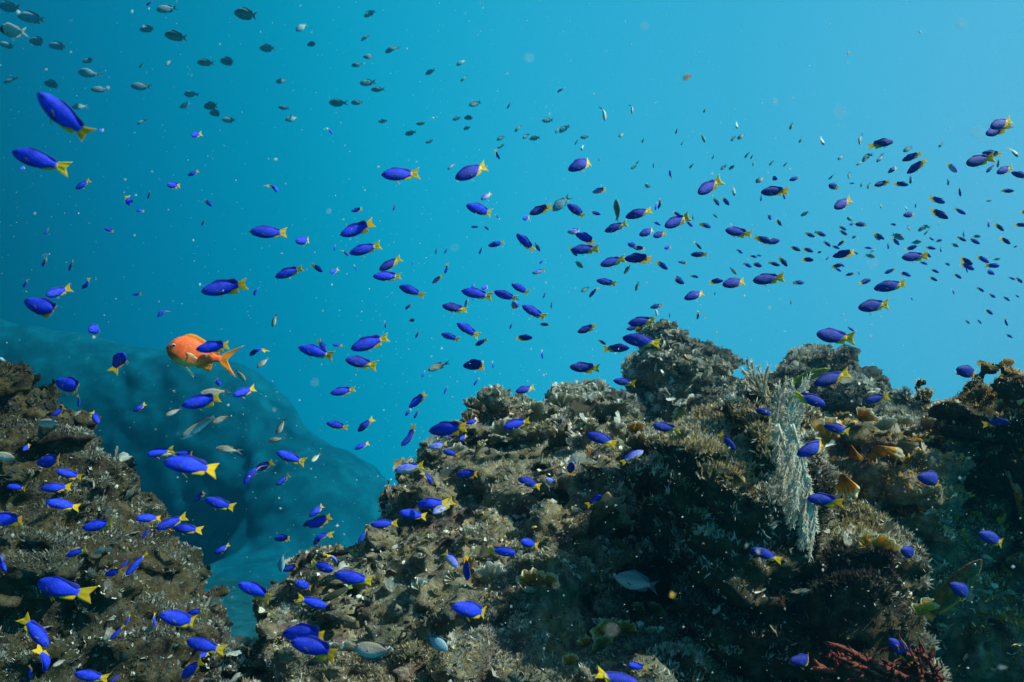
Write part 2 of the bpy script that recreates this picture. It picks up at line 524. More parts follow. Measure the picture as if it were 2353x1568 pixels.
def crust_leaves(key, n, size, seed, pal, up=0.45, fine=None, shelf=False):
    rs = np.random.default_rng(seed)
    p, nrm = sample_rock(key, n, rs, 0.15 if shelf else 0.6)
    x, y, z = frames(nrm, rs, up, 0.8)
    if shelf:                                       # plates that jut from the slope, flat side up
        z = nrm * np.array([1, 1, .35]) + 0.45 * (rs.random((n, 3)) - .5)
        z[:, 2] += 0.18
        z /= np.linalg.norm(z, axis=1, keepdims=True) + 1e-9
        u = np.array([0, 0, 1.0]) + 0.5 * (rs.random((n, 3)) - .5)
        x = np.cross(u, z); x /= np.linalg.norm(x, axis=1, keepdims=True) + 1e-9
        y = np.cross(z, x)
    T, R, f = leaf_template(*(fine or (5, 3)))
    k = len(T)
    s = (size[0] + (size[1] - size[0]) * rs.random(n) ** 2.2)[:, None]
    s = s * np.clip(p[:, 1:2] / 3.0, .45, 1.4)
    spread = (0.5 + 0.75 * rs.random(n) + (.5 if shelf else 0))[:, None]
    cup = (rs.random(n) * 1.1 - 0.25)[:, None]
    ph = rs.random((n, 1)) * 6.28
    ruf = (0.05 + 0.22 * rs.random(n))[:, None]
    edge = 1 - (0.25 if not fine else .22) * rs.random((n, k)) * (R > 0.9)
    rr = R[None] * edge
    if fine:                                        # ragged lobed rim
        lob = 1 - 0.14 * np.abs(np.sin(T[None] * (3 + 4 * rs.random((n, 1))) + ph)) * R[None] ** 2
        rr = rr * lob
    ang = T[None] * spread
    lx = s * rr * np.sin(ang)
    lz = s * rr * np.cos(ang)
    ly = s * (cup * rr ** 2 + ruf * rr * np.sin(T[None] * 5 + ph))
    V = p[:, None] - nrm[:, None] * 0.004 + lx[..., None] * x[:, None] + ly[..., None] * y[:, None] + lz[..., None] * z[:, None]
    F = (f[None] + (np.arange(n) * k)[:, None, None]).reshape(-1, 4)
    me = mesh_from('reef_growth', V.reshape(-1, 3), F)
    pal = np.array(pal)
    cid = np.clip(((vnoise(p * 3.5 + 3) * 0.8 + 0.5) * len(pal) + rs.normal(size=n) * 0.7).astype(int), 0, len(pal) - 1)
    c = pal[cid] * (0.65 + 0.7 * rs.random((n, 1)))
    c = np.repeat(c[:, None], k, 1)
    c[:, R > 0.9] = c[:, R > 0.9] * 1.15 + 0.03            # paler growing margin
    add_attr(me, 'tint', c.reshape(-1, 3))
    return me

def turf(key, n, size, seed, pal):
    """Short hair-like tufts: thin curved triangles."""
    rs = np.random.default_rng(seed)
    p, nrm = sample_rock(key, n, rs, 0.7, 6.0)
    m = 5
    p = np.repeat(p, m, 0); nrm = np.repeat(nrm, m, 0)
    p = p + rs.normal(size=p.shape) * 0.003
    x, y, z = frames(nrm, rs, 0.5, 0.9)
    N_ = len(p)
    L = (size[0] + (size[1] - size[0]) * rs.random(N_) ** 2)[:, None]
    w = L * 0.13
    bend = rs.normal(size=(N_, 1)) * 0.35
    p = p - nrm * 0.003
    V = np.stack([p - x * w, p + x * w, p + z * L * 0.55 + y * L * bend * .3 + x * w * .8, p + z * L * 0.55 + y * L * bend * .3 - x * w * .8, p + z * L + y * L * bend], 1)
    b = (np.arange(N_) * 5)[:, None]
    me = mesh_from('algae_turf', V.reshape(-1, 3), [np.array([[0, 1, 2, 3]]) + b, np.array([[3, 2, 4]]) + b])
    pal = np.array(pal)
    cid = np.clip(((vnoise(p * 3.5 + 11) * 0.8 + 0.5) * len(pal) + rs.normal(size=N_) * 0.6).astype(int), 0, len(pal) - 1)
    c = pal[cid] * (0.6 + 0.7 * rs.random((N_, 1)))
    add_attr(me, 'tint', np.repeat(c, 5, 0))
    return me

def tint_material(name, rough=0.9, transl=0.35, sat=None):
    m, t, b = material(name, rough=rough, spec=0.08)
    a = t.nodes.new('ShaderNodeAttribute'); a.attribute_name = 'tint'
    c = a.outputs['Color']
    n = noise_tex(t, 120.0, 3)
    c = mix(t, 1.0, c, ramp(t, n, [(0.3, (0.6, 0.6, 0.6)), (0.7, (1.25, 1.25, 1.25))]), 'MULTIPLY')
    t.links.new(c, b.inputs['Base Color'])
    tr = t.nodes.new('ShaderNodeBsdfTranslucent')
    t.links.new(c, tr.inputs['Color'])
    ms = t.nodes.new('ShaderNodeMixShader'); ms.inputs[0].default_value = transl
    out = t.nodes['Material Output']
    t.links.new(b.outputs[0], ms.inputs[1]); t.links.new(tr.outputs[0], ms.inputs[2])
    t.links.new(ms.outputs[0], out.inputs['Surface'])
    return m
GROWTH_MAT = tint_material('crust_algae', 0.9, 0.25)
TURF_MAT = tint_material('turf_algae', 0.95, 0.3)
PAL = [(0.06, 0.052, 0.040), (0.20, 0.155, 0.105), (0.48, 0.42, 0.32), (0.74, 0.69, 0.57), (0.52, 0.38, 0.17), (0.30, 0.23, 0.12), (0.72, 0.66, 0.54)]
PAL_GREY = [(0.20, 0.18, 0.14), (0.44, 0.40, 0.32), (0.66, 0.61, 0.51), (0.50, 0.43, 0.30)]
PAL_GOLD = [(0.20, 0.12, 0.05), (0.82, 0.44, 0.06), (0.76, 0.60, 0.38), (0.90, 0.80, 0.62), (0.68, 0.34, 0.05)]
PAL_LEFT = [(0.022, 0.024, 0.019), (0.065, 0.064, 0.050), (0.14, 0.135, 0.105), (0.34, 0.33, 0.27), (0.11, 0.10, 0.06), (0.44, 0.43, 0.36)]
def clothe(key, n_leaf, s_leaf, n_turf, s_turf, seed, pal, n_big=0, s_big=(.02, .05), n_shelf=0, s_shelf=(.03, .1)):
    par = ROCKS[key]['ob']
    def sub(name, me, mat):
        tag(link(name, me, par, mat), kind='stuff')
    sub('crust_algae', crust_leaves(key, n_leaf, s_leaf, seed, pal), GROWTH_MAT)
    sub('turf_algae', turf(key, n_turf, s_turf, seed + 1, pal), TURF_MAT)
    if n_big:
        sub('leafy_algae', crust_leaves(key, n_big, s_big, seed + 2, pal, .35, (13, 5)), GROWTH_MAT)
    if n_shelf:
        sub('plate_crust', crust_leaves(key, n_shelf, s_shelf, seed + 3, pal, .35, (21, 6), True), GROWTH_MAT)
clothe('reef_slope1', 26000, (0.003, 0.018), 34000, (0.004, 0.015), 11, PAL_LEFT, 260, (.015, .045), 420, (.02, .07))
clothe('reef_slope2', 30000, (0.004, 0.022), 52000, (0.005, 0.016), 21, PAL, 300, (.015, .04), 700, (.02, .07))
clothe('reef_pinnacle3', 9000, (0.008, 0.035), 12000, (0.010, 0.028), 31, PAL_GREY, 160, (.02, .05), 240, (.025, .065))
clothe('reef_boulder4', 8000, (0.008, 0.030), 14000, (0.010, 0.028), 41, PAL_GREY, 140, (.02, .045), 200, (.02, .055))
clothe('reef_boulder5', 18000, (0.004, 0.018), 40000, (0.005, 0.024), 51, PAL, 120, (.015, .04), 260, (.02, .07))
clothe('reef_ledge6', 9000, (0.005, 0.024), 14000, (0.005, 0.017), 61, PAL_GOLD, 200, (.015, .04), 300, (.02, .065))
clothe('reef_outcrop7', 8000, (0.004, 0.022), 12000, (0.005, 0.016), 71, PAL_GOLD, 70, (.012, .03), 60, (.015, .045))

# ------------------------------------------------------------------ single algae, corals
def ruffle_mesh(name, span=1.6, ruffle=0.16, cup=0.35, lobes=3, seed=0, inner=0.06, tall=1.0, tears=0.2, nr=9, na=37):
    """A thick ruffled fan: base at the origin, growing along +z, facing -y, about 1 long."""
    rs = np.random.default_rng(seed)
    th = np.linspace(-1, 1, na)
    r = np.linspace(inner, 1, nr)
    T, R = np.meshgrid(th, r)
    q = np.stack([T * 1.7 + seed, np.zeros_like(T), np.zeros_like(T) + seed * .37], -1)
    rim = 1 - tears * (0.5 + 0.5 * vnoise(q * 2.2)) - tears * 0.6 * np.abs(vnoise(q * 5.5)) - 0.12 * np.abs(T) ** 3
    rim = rim + 0.05 * vnoise(q * 14)
    rr = R * (1 + (rim - 1) * R ** 1.5)
    A = T * span
    x = rr * np.sin(A); z = rr * np.cos(A) * tall
    y = -cup * rr ** 2 + ruffle * R ** 1.6 * np.sin(T * 3.14 * lobes + seed) + 0.6 * ruffle * R ** 2 * vnoise(q * 4 + 7) + 0.03 * vnoise(np.stack([x, z, x * 0], -1) * 9 + seed)
    P = np.stack([x, y, z], -1).reshape(-1, 3)
    i = np.arange(na * nr).reshape(nr, na)
    f = np.stack([i[:-1, :-1], i[:-1, 1:], i[1:, 1:], i[1:, :-1]], -1).reshape(-1, 4)
    vn, _ = vert_normals(P, f)
    th_ = 0.022
    n = len(P)
    V = np.concatenate([P + vn * th_ / 2, P - vn * th_ / 2])
    F = [f, f[:, ::-1] + n]
    b = np.concatenate([i[0, :], i[1:, -1], i[-1, -2::-1], i[-2:0:-1, 0]])
    b2 = np.roll(b, -1)
    F.append(np.stack([b, b2, b2 + n, b + n], -1)[:, ::-1])
    me = mesh_from(name, V, np.concatenate(F))
    rad = np.concatenate([R.ravel(), R.ravel()])
    add_attr(me, 'rim', np.repeat(rad[:, None], 3, 1))
    return me

def plate_material(name, deep, mid, pale):
    m, t, b = material(name, rough=0.75, spec=0.15)
    a = t.nodes.new('ShaderNodeAttribute'); a.attribute_name = 'rim'
    n = noise_tex(t, 5.0, 5, None, 0.7)
    n2 = noise_tex(t, 16.0, 4, None, 0.7)
    mth = t.nodes.new('ShaderNodeMath'); mth.operation = 'MULTIPLY_ADD'
    mth.inputs[1].default_value = 0.5
    t.links.new(n, mth.inputs[0]); t.links.new(a.outputs['Fac'], mth.inputs[2])
    c = ramp(t, mth.outputs[0], [(0.45, deep), (0.85, mid), (1.12, mid), (1.25, pale)])
    c = mix(t, 0.8, c, ramp(t, n2, [(0.32, (0.35, 0.35, 0.3)), (0.62, (1.15, 1.15, 1.15))]), 'MULTIPLY')
    t.links.new(c, b.inputs['Base Color'])
    tr = t.nodes.new('ShaderNodeBsdfTranslucent'); t.links.new(c, tr.inputs['Color'])
    ms = t.nodes.new('ShaderNodeMixShader'); ms.inputs[0].default_value = 0.4
    t.links.new(b.outputs[0], ms.inputs[1]); t.links.new(tr.outputs[0], ms.inputs[2])
    t.links.new(ms.outputs[0], t.nodes['Material Output'].inputs['Surface'])
    return m
PLATE = {
    'orange': plate_material('orange_plate', (0.26, 0.09, 0.015), (0.78, 0.31, 0.02), (0.92, 0.72, 0.42)),
    'gold': plate_material('golden_plate', (0.32, 0.13, 0.02), (0.88, 0.40, 0.03), (0.92, 0.74, 0.42)),
    'yellow': plate_material('yellow_plate', (0.40, 0.22, 0.03), (0.85, 0.50, 0.04), (0.88, 0.72, 0.36)),
    'brown': plate_material('brown_plate', (0.12, 0.07, 0.035), (0.28, 0.17, 0.08), (0.55, 0.42, 0.26)),
    'olive': plate_material('olive_plate', (0.13, 0.085, 0.03), (0.36, 0.24, 0.07), (0.58, 0.46, 0.25)),
    'tan': plate_material('tan_plate', (0.24, 0.18, 0.10), (0.48, 0.39, 0.24), (0.70, 0.63, 0.48)),
    'cream': plate_material('cream_plate', (0.35, 0.28, 0.16), (0.72, 0.66, 0.50), (0.88, 0.85, 0.76)),
}
# px, py of the base, size in px, colour, tilt in the view plane (deg), turn (deg), lean towards the eye, span, label
PLATES = [
    (1452, 992, 30, 'orange', 10, 20, .2, 1.2, 'orange brown plate alga lying below the dark pinnacle'),
    (1425, 985, 18, 'cream', -15, -20, .1, 1.0, 'small cream plate beside the orange one under the pinnacle'),
    (1350, 1050, 34, 'gold', 0, 60, .0, .5, 'narrow upright golden blade behind a yellow bellied fish'),
    (1366, 1022, 62, 'tan', 175, 30, .1, .5, 'long pale blade hanging down the middle of the slope'),
    (1460, 1030, 40, 'brown', -10, -10, .2, 1.0, 'brown folded leaf with a pale margin behind a pale blue fish'),
    (1490, 1025, 38, 'tan', 25, 30, .2, 1.0, 'tan leaf leaning right at the foot of the dark boulder top'),
    (1340, 1215, 132, 'brown', 42, 25, .1, .62, 'largest brown leaf, a broad arched sheet in a dark hollow'),
    (1290, 938, 42, 'tan', -15, 20, .2, 1.0, 'upright tan shell shaped plate on the crest gap'),
    (1322, 940, 36, 'tan', 20, -25, .2, 1.1, 'two lobed tan plate next to the crest gap, nearer the pinnacle'),
    (1105, 950, 44, 'tan', -8, 15, .1, 1.1, 'highest fan of pleated tan plates on the crest peak'),
    (1135, 945, 34, 'tan', 22, -30, .1, 1.0, 'pleated tan plate on the crest peak, behind its higher neighbour'),
    (1082, 948, 30, 'brown', -25, 35, .2, 1.1, 'brown rounded plate under the crest peak on its seaward side'),
    (1050, 962, 26, 'tan', 5, 0, .5, 1.5, 'small open cup of tan plates on the crest shoulder'),
    (1225, 945, 30, 'tan', 30, 20, .3, 1.2, 'curled tan plate jutting from the crest beside the blue fish'),
    (1160, 1000, 44, 'tan', 15, 10, .4, 1.5, 'frilled tan rim with a pale edge below the crest peak'),
    (1090, 1050, 50, 'olive', 20, 65, .1, .45, 'thin olive crescent blade under the cluster of blue fish'),
    (1055, 1035, 22, 'cream', 0, 10, .2, 1.2, 'small cream scrap of plate behind the cluster of blue fish'),
    (1222, 1338, 46, 'orange', -8, 5, .3, 1.0, 'deep orange frilled plate with a pale rim in the shaded hollow'),
    (1258, 1338, 36, 'orange', 25, -20, .3, 1.0, 'smaller orange frilled plate joined on the far side of the deep orange one'),
    (1065, 1275, 44, 'cream', 170, 20, .2, .6, 'cream blade hanging above the thin diving blue fish'),
    (1072, 1245, 46, 'tan', 5, 50, .1, .5, 'tall tan blade standing above the hanging cream blade'),
    (1082, 1300, 36, 'brown', 10, 60, .0, .5, 'brown blade behind the thin diving blue fish'),
    (1128, 1325, 52, 'cream', 5, 10, .3, 1.0, 'big cream frilled plate by the thin diving blue fish'),
    (1048, 1325, 30, 'tan', -60, 20, .2, .8, 'tan plate lying flat below the pale diving fish'),
    (1402, 1330, 0, 'tan', 0, 0, 0, 1, ''),
    (968, 1345, 30, 'cream', -10, 30, .2, 1.0, 'bright cream torn plate alone on the dark lower slope'),
    (778, 1480, 27, 'cream', -8, 0, .5, 1.5, 'cream rimmed cup, the one nearer the pair of blue fish'),
    (808, 1482, 29, 'cream', 8, 10, .5, 1.5, 'cream rimmed cup, the one nearer the grey fish'),
    (892, 1495, 28, 'cream', 5, 20, .2, .8, 'cream plate standing behind the grey fish back'),
    (1457, 1408, 38, 'gold', -20, 20, .3, 1.1, 'golden frilled plate just below the grey chromis tail'),
    (1490, 1402, 34, 'olive', 40, -10, .3, 1.0, 'olive plate extending from the golden plate below the grey chromis'),
    (1392, 1448, 46, 'gold', -25, 10, .4, 1.2, 'dark golden plate in the middle of the low yellow cluster'),
    (1430, 1440, 36, 'gold', 20, -15, .4, 1.1, 'golden plate at the upper end of the low yellow cluster'),
    (1376, 1480, 42, 'olive', -15, 25, .4, 1.3, 'olive drooping plate under the low yellow cluster'),
    (1342, 1470, 26, 'yellow', -25, 0, .2, 1.0, 'small yellow tuft plate at the edge of the low yellow cluster'),
    (1305, 1515, 34, 'gold', -20, 20, .3, 1.2, 'rounded golden plate lowest in the yellow cluster'),
    (1372, 1425, 24, 'cream', -10, 10, .1, .8, 'pale pointed flake above the low yellow cluster'),
    (1462, 1440, 26, 'cream', 5, 40, .1, .5, 'narrow cream tooth standing by the low yellow cluster'),
    (1485, 1448, 28, 'tan', 10, 20, .1, .7, 'pinkish tan tooth between two narrow cream ones'),
    (1504, 1448, 26, 'cream', 15, 40, .1, .5, 'farthest narrow cream tooth beside the dark boulder face'),
    (1258, 1572, 28, 'yellow', 10, 10, .3, 1.1, 'bright yellow plate cut by the bottom edge'),
    (1875, 1015, 52, 'gold', -25, 10, .3, 1.1, 'golden wrinkled plate right behind the feathery coral'),
    (1952, 965, 30, 'orange', 20, 20, .3, 1.1, 'orange hooked plate above the golden ledge'),
    (1915, 1000, 46, 'gold', 70, 30, .2, .8, 'long golden curl running along the ledge'),
    (1930, 1012, 56, 'gold', 160, 60, .1, .4, 'narrow golden blade hanging from the ledge'),
    (1978, 1015, 52, 'gold', 140, 15, .3, .8, 'golden frill dropping from the ledge front'),
    (2010, 1030, 46, 'orange', 150, 10, .3, .8, 'orange toothed frill hanging lowest from the ledge'),
    (2035, 1010, 46, 'tan', 135, 5, .4, .9, 'pale tan frill in the middle of the ledge front'),
    (2060, 1000, 50, 'gold', 165, 40, .2, .6, 'golden fold between pale frills on the ledge'),
    (2090, 1000, 52, 'orange', 175, 45, .1, .5, 'upright orange fold near the far end of the ledge'),
    (2120, 1005, 56, 'gold', 165, 5, .4, 1.0, 'wide golden frill with a pale wavy rim at the ledge end'),
    (2000, 985, 36, 'tan', 10, 20, .3, 1.2, 'low tan frill on top of the ledge, nearer the coral'),
    (2050, 980, 34, 'tan', -10, -20, .3, 1.2, 'low tan frill on top of the ledge, middle one'),
    (2100, 982, 36, 'tan', 15, 10, .3, 1.2, 'low tan frill on top of the ledge, farthest from the coral'),
    (2292, 1195, 128, 'orange', -2, 30, .0, .34, 'tall orange plume standing alone in the dark under the outcrop'),
    (2262, 945, 36, 'orange', -10, 20, .3, 1.0, 'orange folded plate at the notch of the outcrop'),
    (2306, 960, 62, 'orange', 0, 55, .1, .5, 'tall orange fold down the outcrop face'),
    (2275, 850, 30, 'orange', -10, 10, .3, 1.1, 'orange craggy tip on the outcrop top'),
    (2312, 865, 50, 'orange', 60, 10, .3, .8, 'orange sheet sloping down over the outcrop top'),
    (2218, 918, 38, 'brown', -5, 10, .1, .8, 'brown knobbly plate on the near shoulder of the outcrop'),
    (2330, 935, 40, 'tan', 80, 10, .4, 1.0, 'pale shelf plate under the outcrop overhang'),
    (1982, 1245, 32, 'yellow', 30, 10, .4, 1.3, 'bright yellow curled plate on the sunlit flank'),
    (1960, 1240, 26, 'yellow', -30, 20, .3, 1.1, 'small yellow plate beside the bright curled one on the flank'),
    (1900, 1240, 36, 'olive', -15, 40, .2, .6, 'olive strap blade behind the white coral tip'),
    (2077, 1392, 34, 'yellow', 0, 20, .3, 1.0, 'yellow olive plate beside the big olive wrasse'),
    (1905, 1075, 46, 'gold', 160, 25, .2, .6, 'small golden blade hanging in shade under the ledge'),
    (1830, 1090, 0, 'gold', 0, 0, 0, 1, ''),
    (1675, 1082, 30, 'olive', 150, 30, .2, .8, 'olive flap on the dark boulder under the small tilted blue fish'),
    (1560, 1005, 30, 'tan', -20, 10, .3, 1.2, 'tan plate on the dark boulder rim near the green wrasse'),
]
PLATE_COL = {'orange': 'orange_alga', 'gold': 'golden_alga', 'yellow': 'yellow_alga', 'brown': 'brown_alga', 'olive': 'olive_alga', 'tan': 'tan_alga', 'cream': 'cream_alga'}
for k, (px, py, s, c, tilt, turn, lean, span, lab) in enumerate(PLATES):
    if not s:
        continue
    h = reef_hit(px, py) or reef_hit(px, py + 25)
    if h is None:
        print('plate misses reef', px, py)
        continue
    p, nrm, d = h
    me = ruffle_mesh(PLATE_COL[c], span=span, ruffle=0.10 + 0.10 * ((k * 37) % 10) / 10, cup=lean, lobes=2 + k % 3, seed=k + 1, tears=0.16 + 0.14 * ((k * 53) % 10) / 10)
    o = link(PLATE_COL[c], me, None, PLATE[c])
    L = s * d / FPX
    L *= 1.5 if 1850 < px < 2200 and c in ('gold', 'orange', 'yellow') else 1.1
    p = p + np.array([0, -0.05 - (.08 if s > 100 else .03 if px > 1850 else 0), 0])
    o.matrix_world = Matrix.Translation(p) @ Matrix.Rotation(math.radians(tilt), 4, 'Y') @ Matrix.Rotation(math.radians(turn), 4, 'Z') @ Matrix.Diagonal((L, L, L, 1))
    tag(o, lab, 'alga', 'plate algae on the reef')

def tube_mesh(name, paths, sides=5):
    """One mesh of tapered round strands; paths: list of (points, radii)."""
    V, F, b = [], [], 0
    for pts, rad in paths:
        pts = np.asarray(pts, float); rad = np.asarray(rad, float)
        t = np.gradient(pts, axis=0); t /= np.linalg.norm(t, axis=1, keepdims=True) + 1e-9
        ref = np.array([0, 0, 1.0]) if abs(t[0, 2]) < 0.9 else np.array([1.0, 0, 0])
        u = np.cross(t, ref); u /= np.linalg.norm(u, axis=1, keepdims=True) + 1e-9
        w = np.cross(t, u)
        a = np.arange(sides) * 2 * math.pi / sides
        ring = pts[:, None] + rad[:, None, None] * (np.cos(a)[None, :, None] * u[:, None] + np.sin(a)[None, :, None] * w[:, None])
        n = len(pts)
        V.append(ring.reshape(-1, 3))
        i = b + np.arange(n * sides).reshape(n, sides)
        j = np.roll(i, -1, 1)
        F.append(np.stack([i[:-1], j[:-1], j[1:], i[1:]], -1).reshape(-1, 4))
        b += n * sides
    return mesh_from(name, np.concatenate(V), np.concatenate(F))

def bez(pts, n=14):
    pts = np.array(pts, float)
    t = np.linspace(0, 1, n)[:, None]
    m = len(pts) - 1
    return sum(math.comb(m, k) * (1 - t) ** (m - k) * t ** k * pts[k] for k in range(m + 1))

def coral_material(name, c0, c1):
    m, t, b = material(name, rough=0.8, spec=0.1)
    n = noise_tex(t, 60.0, 3)
    c = ramp(t, n, [(0.35, c0), (0.65, c1)])
    t.links.new(c, b.inputs['Base Color'])
    tr = t.nodes.new('ShaderNodeBsdfTranslucent'); t.links.new(c, tr.inputs['Color'])
    ms = t.nodes.new('ShaderNodeMixShader'); ms.inputs[0].default_value = 0.45
    t.links.new(b.outputs[0], ms.inputs[1]); t.links.new(tr.outputs[0], ms.inputs[2])
    t.links.new(ms.outputs[0], t.nodes['Material Output'].inputs['Surface'])
    return m
WHITE_CORAL = coral_material('white_coral', (0.72, 0.62, 0.45), (0.95, 0.89, 0.76))
BROWN_STEM = coral_material('coral_stem', (0.30, 0.22, 0.12), (0.52, 0.42, 0.26))

def fuzzy_strands(lines, rs, hair, every, d_up=(0, 0, 0)):
    """Polyp hairs all round each line, leaning to the tip."""
    out = []
    for pts, r in lines:
        pts = np.asarray(pts)
        seg = np.linalg.norm(np.diff(pts, axis=0), axis=1)
        cum = np.concatenate([[0], np.cumsum(seg)])
        n = max(3, int(cum[-1] / every))
        for s in np.linspace(0.05, 1, n) * cum[-1]:
            p = np.array([np.interp(s, cum, pts[:, k]) for k in range(3)])
            q = np.array([np.interp(min(s + 0.01, cum[-1]), cum, pts[:, k]) for k in range(3)])
            t = q - p
            if np.linalg.norm(t) < 1e-6:
                t = pts[-1] - pts[-2]
            t = t / np.linalg.norm(t)
            for _ in range(3):
                a = rs.normal(size=3); a -= t * (a @ t); a /= np.linalg.norm(a)
                L = hair * (0.6 + 0.7 * rs.random())
                out.append(([p, p + (a * 0.8 + t * 0.45) * L * .6, p + (a * 0.75 + t * 0.8) * L], [0.0011, 0.0009, 0.0004]))
    return out

def sea_whip():
    """Forked bottle-brush soft coral standing against the open water."""
    rs = np.random.default_rng(5)
    d = 2.25
    P = lambda x, y, dd=0.0: at(x, y, d + dd)
    base = P(1768, 945)
    L = [([base, P(1765, 925), P(1758, 905)], .006)]
    tips = [(1716, 828, .03), (1706, 852, .06), (1728, 832, -.03), (1742, 845, .02), (1766, 842, -.02), (1752, 872, .05), (1712, 878, .0)]
    lines = []
    for k, (x, y, dd) in enumerate(tips):
        j = P(1766 - 3 * (k % 3), 932 - 9 * (k % 4))
        lines.append((bez([j, (j + P(x, y, dd)) / 2 + np.array([0.012 * (1 if k % 2 else -1) - .008, 0, 0.0]), P(x, y, dd)], 12), 0.004))
    o = bpy.data.objects.new('sea_whip', None); o.location = base; col.objects.link(o)
    tag(o, 'forked pale bottle brush coral standing highest against the open water', 'coral')
    inv = lambda pts: np.asarray(pts) - base
    stem = tube_mesh('stem', [(inv(bez([base + [0, .05, -.05], base, P(1768, 915)], 8)), np.linspace(.008, .004, 8))] + [(inv(l), np.linspace(.0042, .0022, 12)) for l, r in lines], 6)
    link('stem', stem, o, BROWN_STEM)
    hair = fuzzy_strands(lines, rs, 0.011, 0.0035)
    link('foliage', tube_mesh('foliage', [(inv(p), r) for p, r in hair], 3), o, WHITE_CORAL)
sea_whip()

def plume(root_px, tip_px, d, width, name_ob, label, n_pin=46, seed=0, side=(1, 1), lean=0.6, bow=0.0, root_d=0.0, stem_r=0.005):
    """A feather: curved shaft with side branches that carry fine hairs on both sides."""
    rs = np.random.default_rng(seed)
    a, b = at(*root_px, d + root_d), at(*tip_px, d)
    ax = b - a; Lx = np.linalg.norm(ax); ax /= Lx
    nrm = np.array([0.25, -1, 0.1]); nrm -= ax * (nrm @ ax); nrm /= np.linalg.norm(nrm)
    sd = np.cross(nrm, ax)
    shaft = bez([a, (a + b) / 2 + sd * bow, b], 24)
    paths = [(shaft, np.linspace(stem_r, 0.0015, 24))]
    hairs = []
    for k in range(n_pin):
        u = 0.06 + 0.93 * (k + rs.random() * .6) / n_pin
        p = np.array([np.interp(u * 23, np.arange(24), shaft[:, c]) for c in range(3)])
        for s in (-1, 1):
            wd = width * side[0 if s < 0 else 1] * (1 - 0.55 * u) * (0.35 + 1.3 * min(u, 0.5)) * (0.75 + 0.5 * rs.random())
            dr = sd * s * (0.62 + .2 * rs.random()) + ax * lean * (0.9 + .4 * rs.random()) + nrm * rs.normal() * 0.22
            q = p + dr * wd
            mid = (p + q) / 2 + sd * s * wd * 0.10 + nrm * rs.normal() * wd * .05
            pin = bez([p, mid, q], 7)
            paths.append((pin, np.linspace(0.0017, 0.0009, 7)))
            m = max(4, int(wd / 0.0036))
            for j in range(m):
                t = 0.12 + 0.88 * (j + rs.random()) / m
                h = np.array([np.interp(t * 6, np.arange(7), pin[:, c]) for c in range(3)])
                for s2 in (-1, 1):
                    e = np.cross(dr / np.linalg.norm(dr), nrm) * s2 * .75 + dr * 0.75 + nrm * rs.normal() * 0.35
                    hl = 0.0062 * (0.6 + .8 * rs.random())
                    hairs.append(([h, h + e * hl * .5, h + e * hl], [0.0011, 0.0010, 0.0005]))
    o = bpy.data.objects.new(name_ob, None); o.location = a; col.objects.link(o)
    tag(o, label, 'coral', 'white feathery corals')
    link('stem', tube_mesh('stem', [(np.asarray(p) - a, r) for p, r in paths], 5), o, WHITE_CORAL)
    link('foliage', tube_mesh('foliage', [(np.asarray(p) - a, r) for p, r in hairs], 3), o, WHITE_CORAL)
plume((1800, 1030), (1826, 898), 1.93, .062, 'feather_coral', 'white feathery coral plume sweeping up towards the facing right fish', 24, 1, (1.0, .6), 1.3, -.012)
plume((1782, 1020), (1796, 892), 1.98, .046, 'feather_coral', 'thin white feathery coral plume standing behind the taller one', 20, 2, (.9, .6), 1.3, .008)
plume((1820, 975), (1874, 1222), 1.85, .100, 'feather_coral', 'largest white feathery coral fan hanging down over the dark boulder', 44, 3, (1.0, .15), .95, .010)
plume((1786, 975), (1832, 1165), 1.89, .070, 'feather_coral', 'shorter white feathery fan lying along the largest hanging one', 32, 4, (1.0, .25), 1.0, .010)

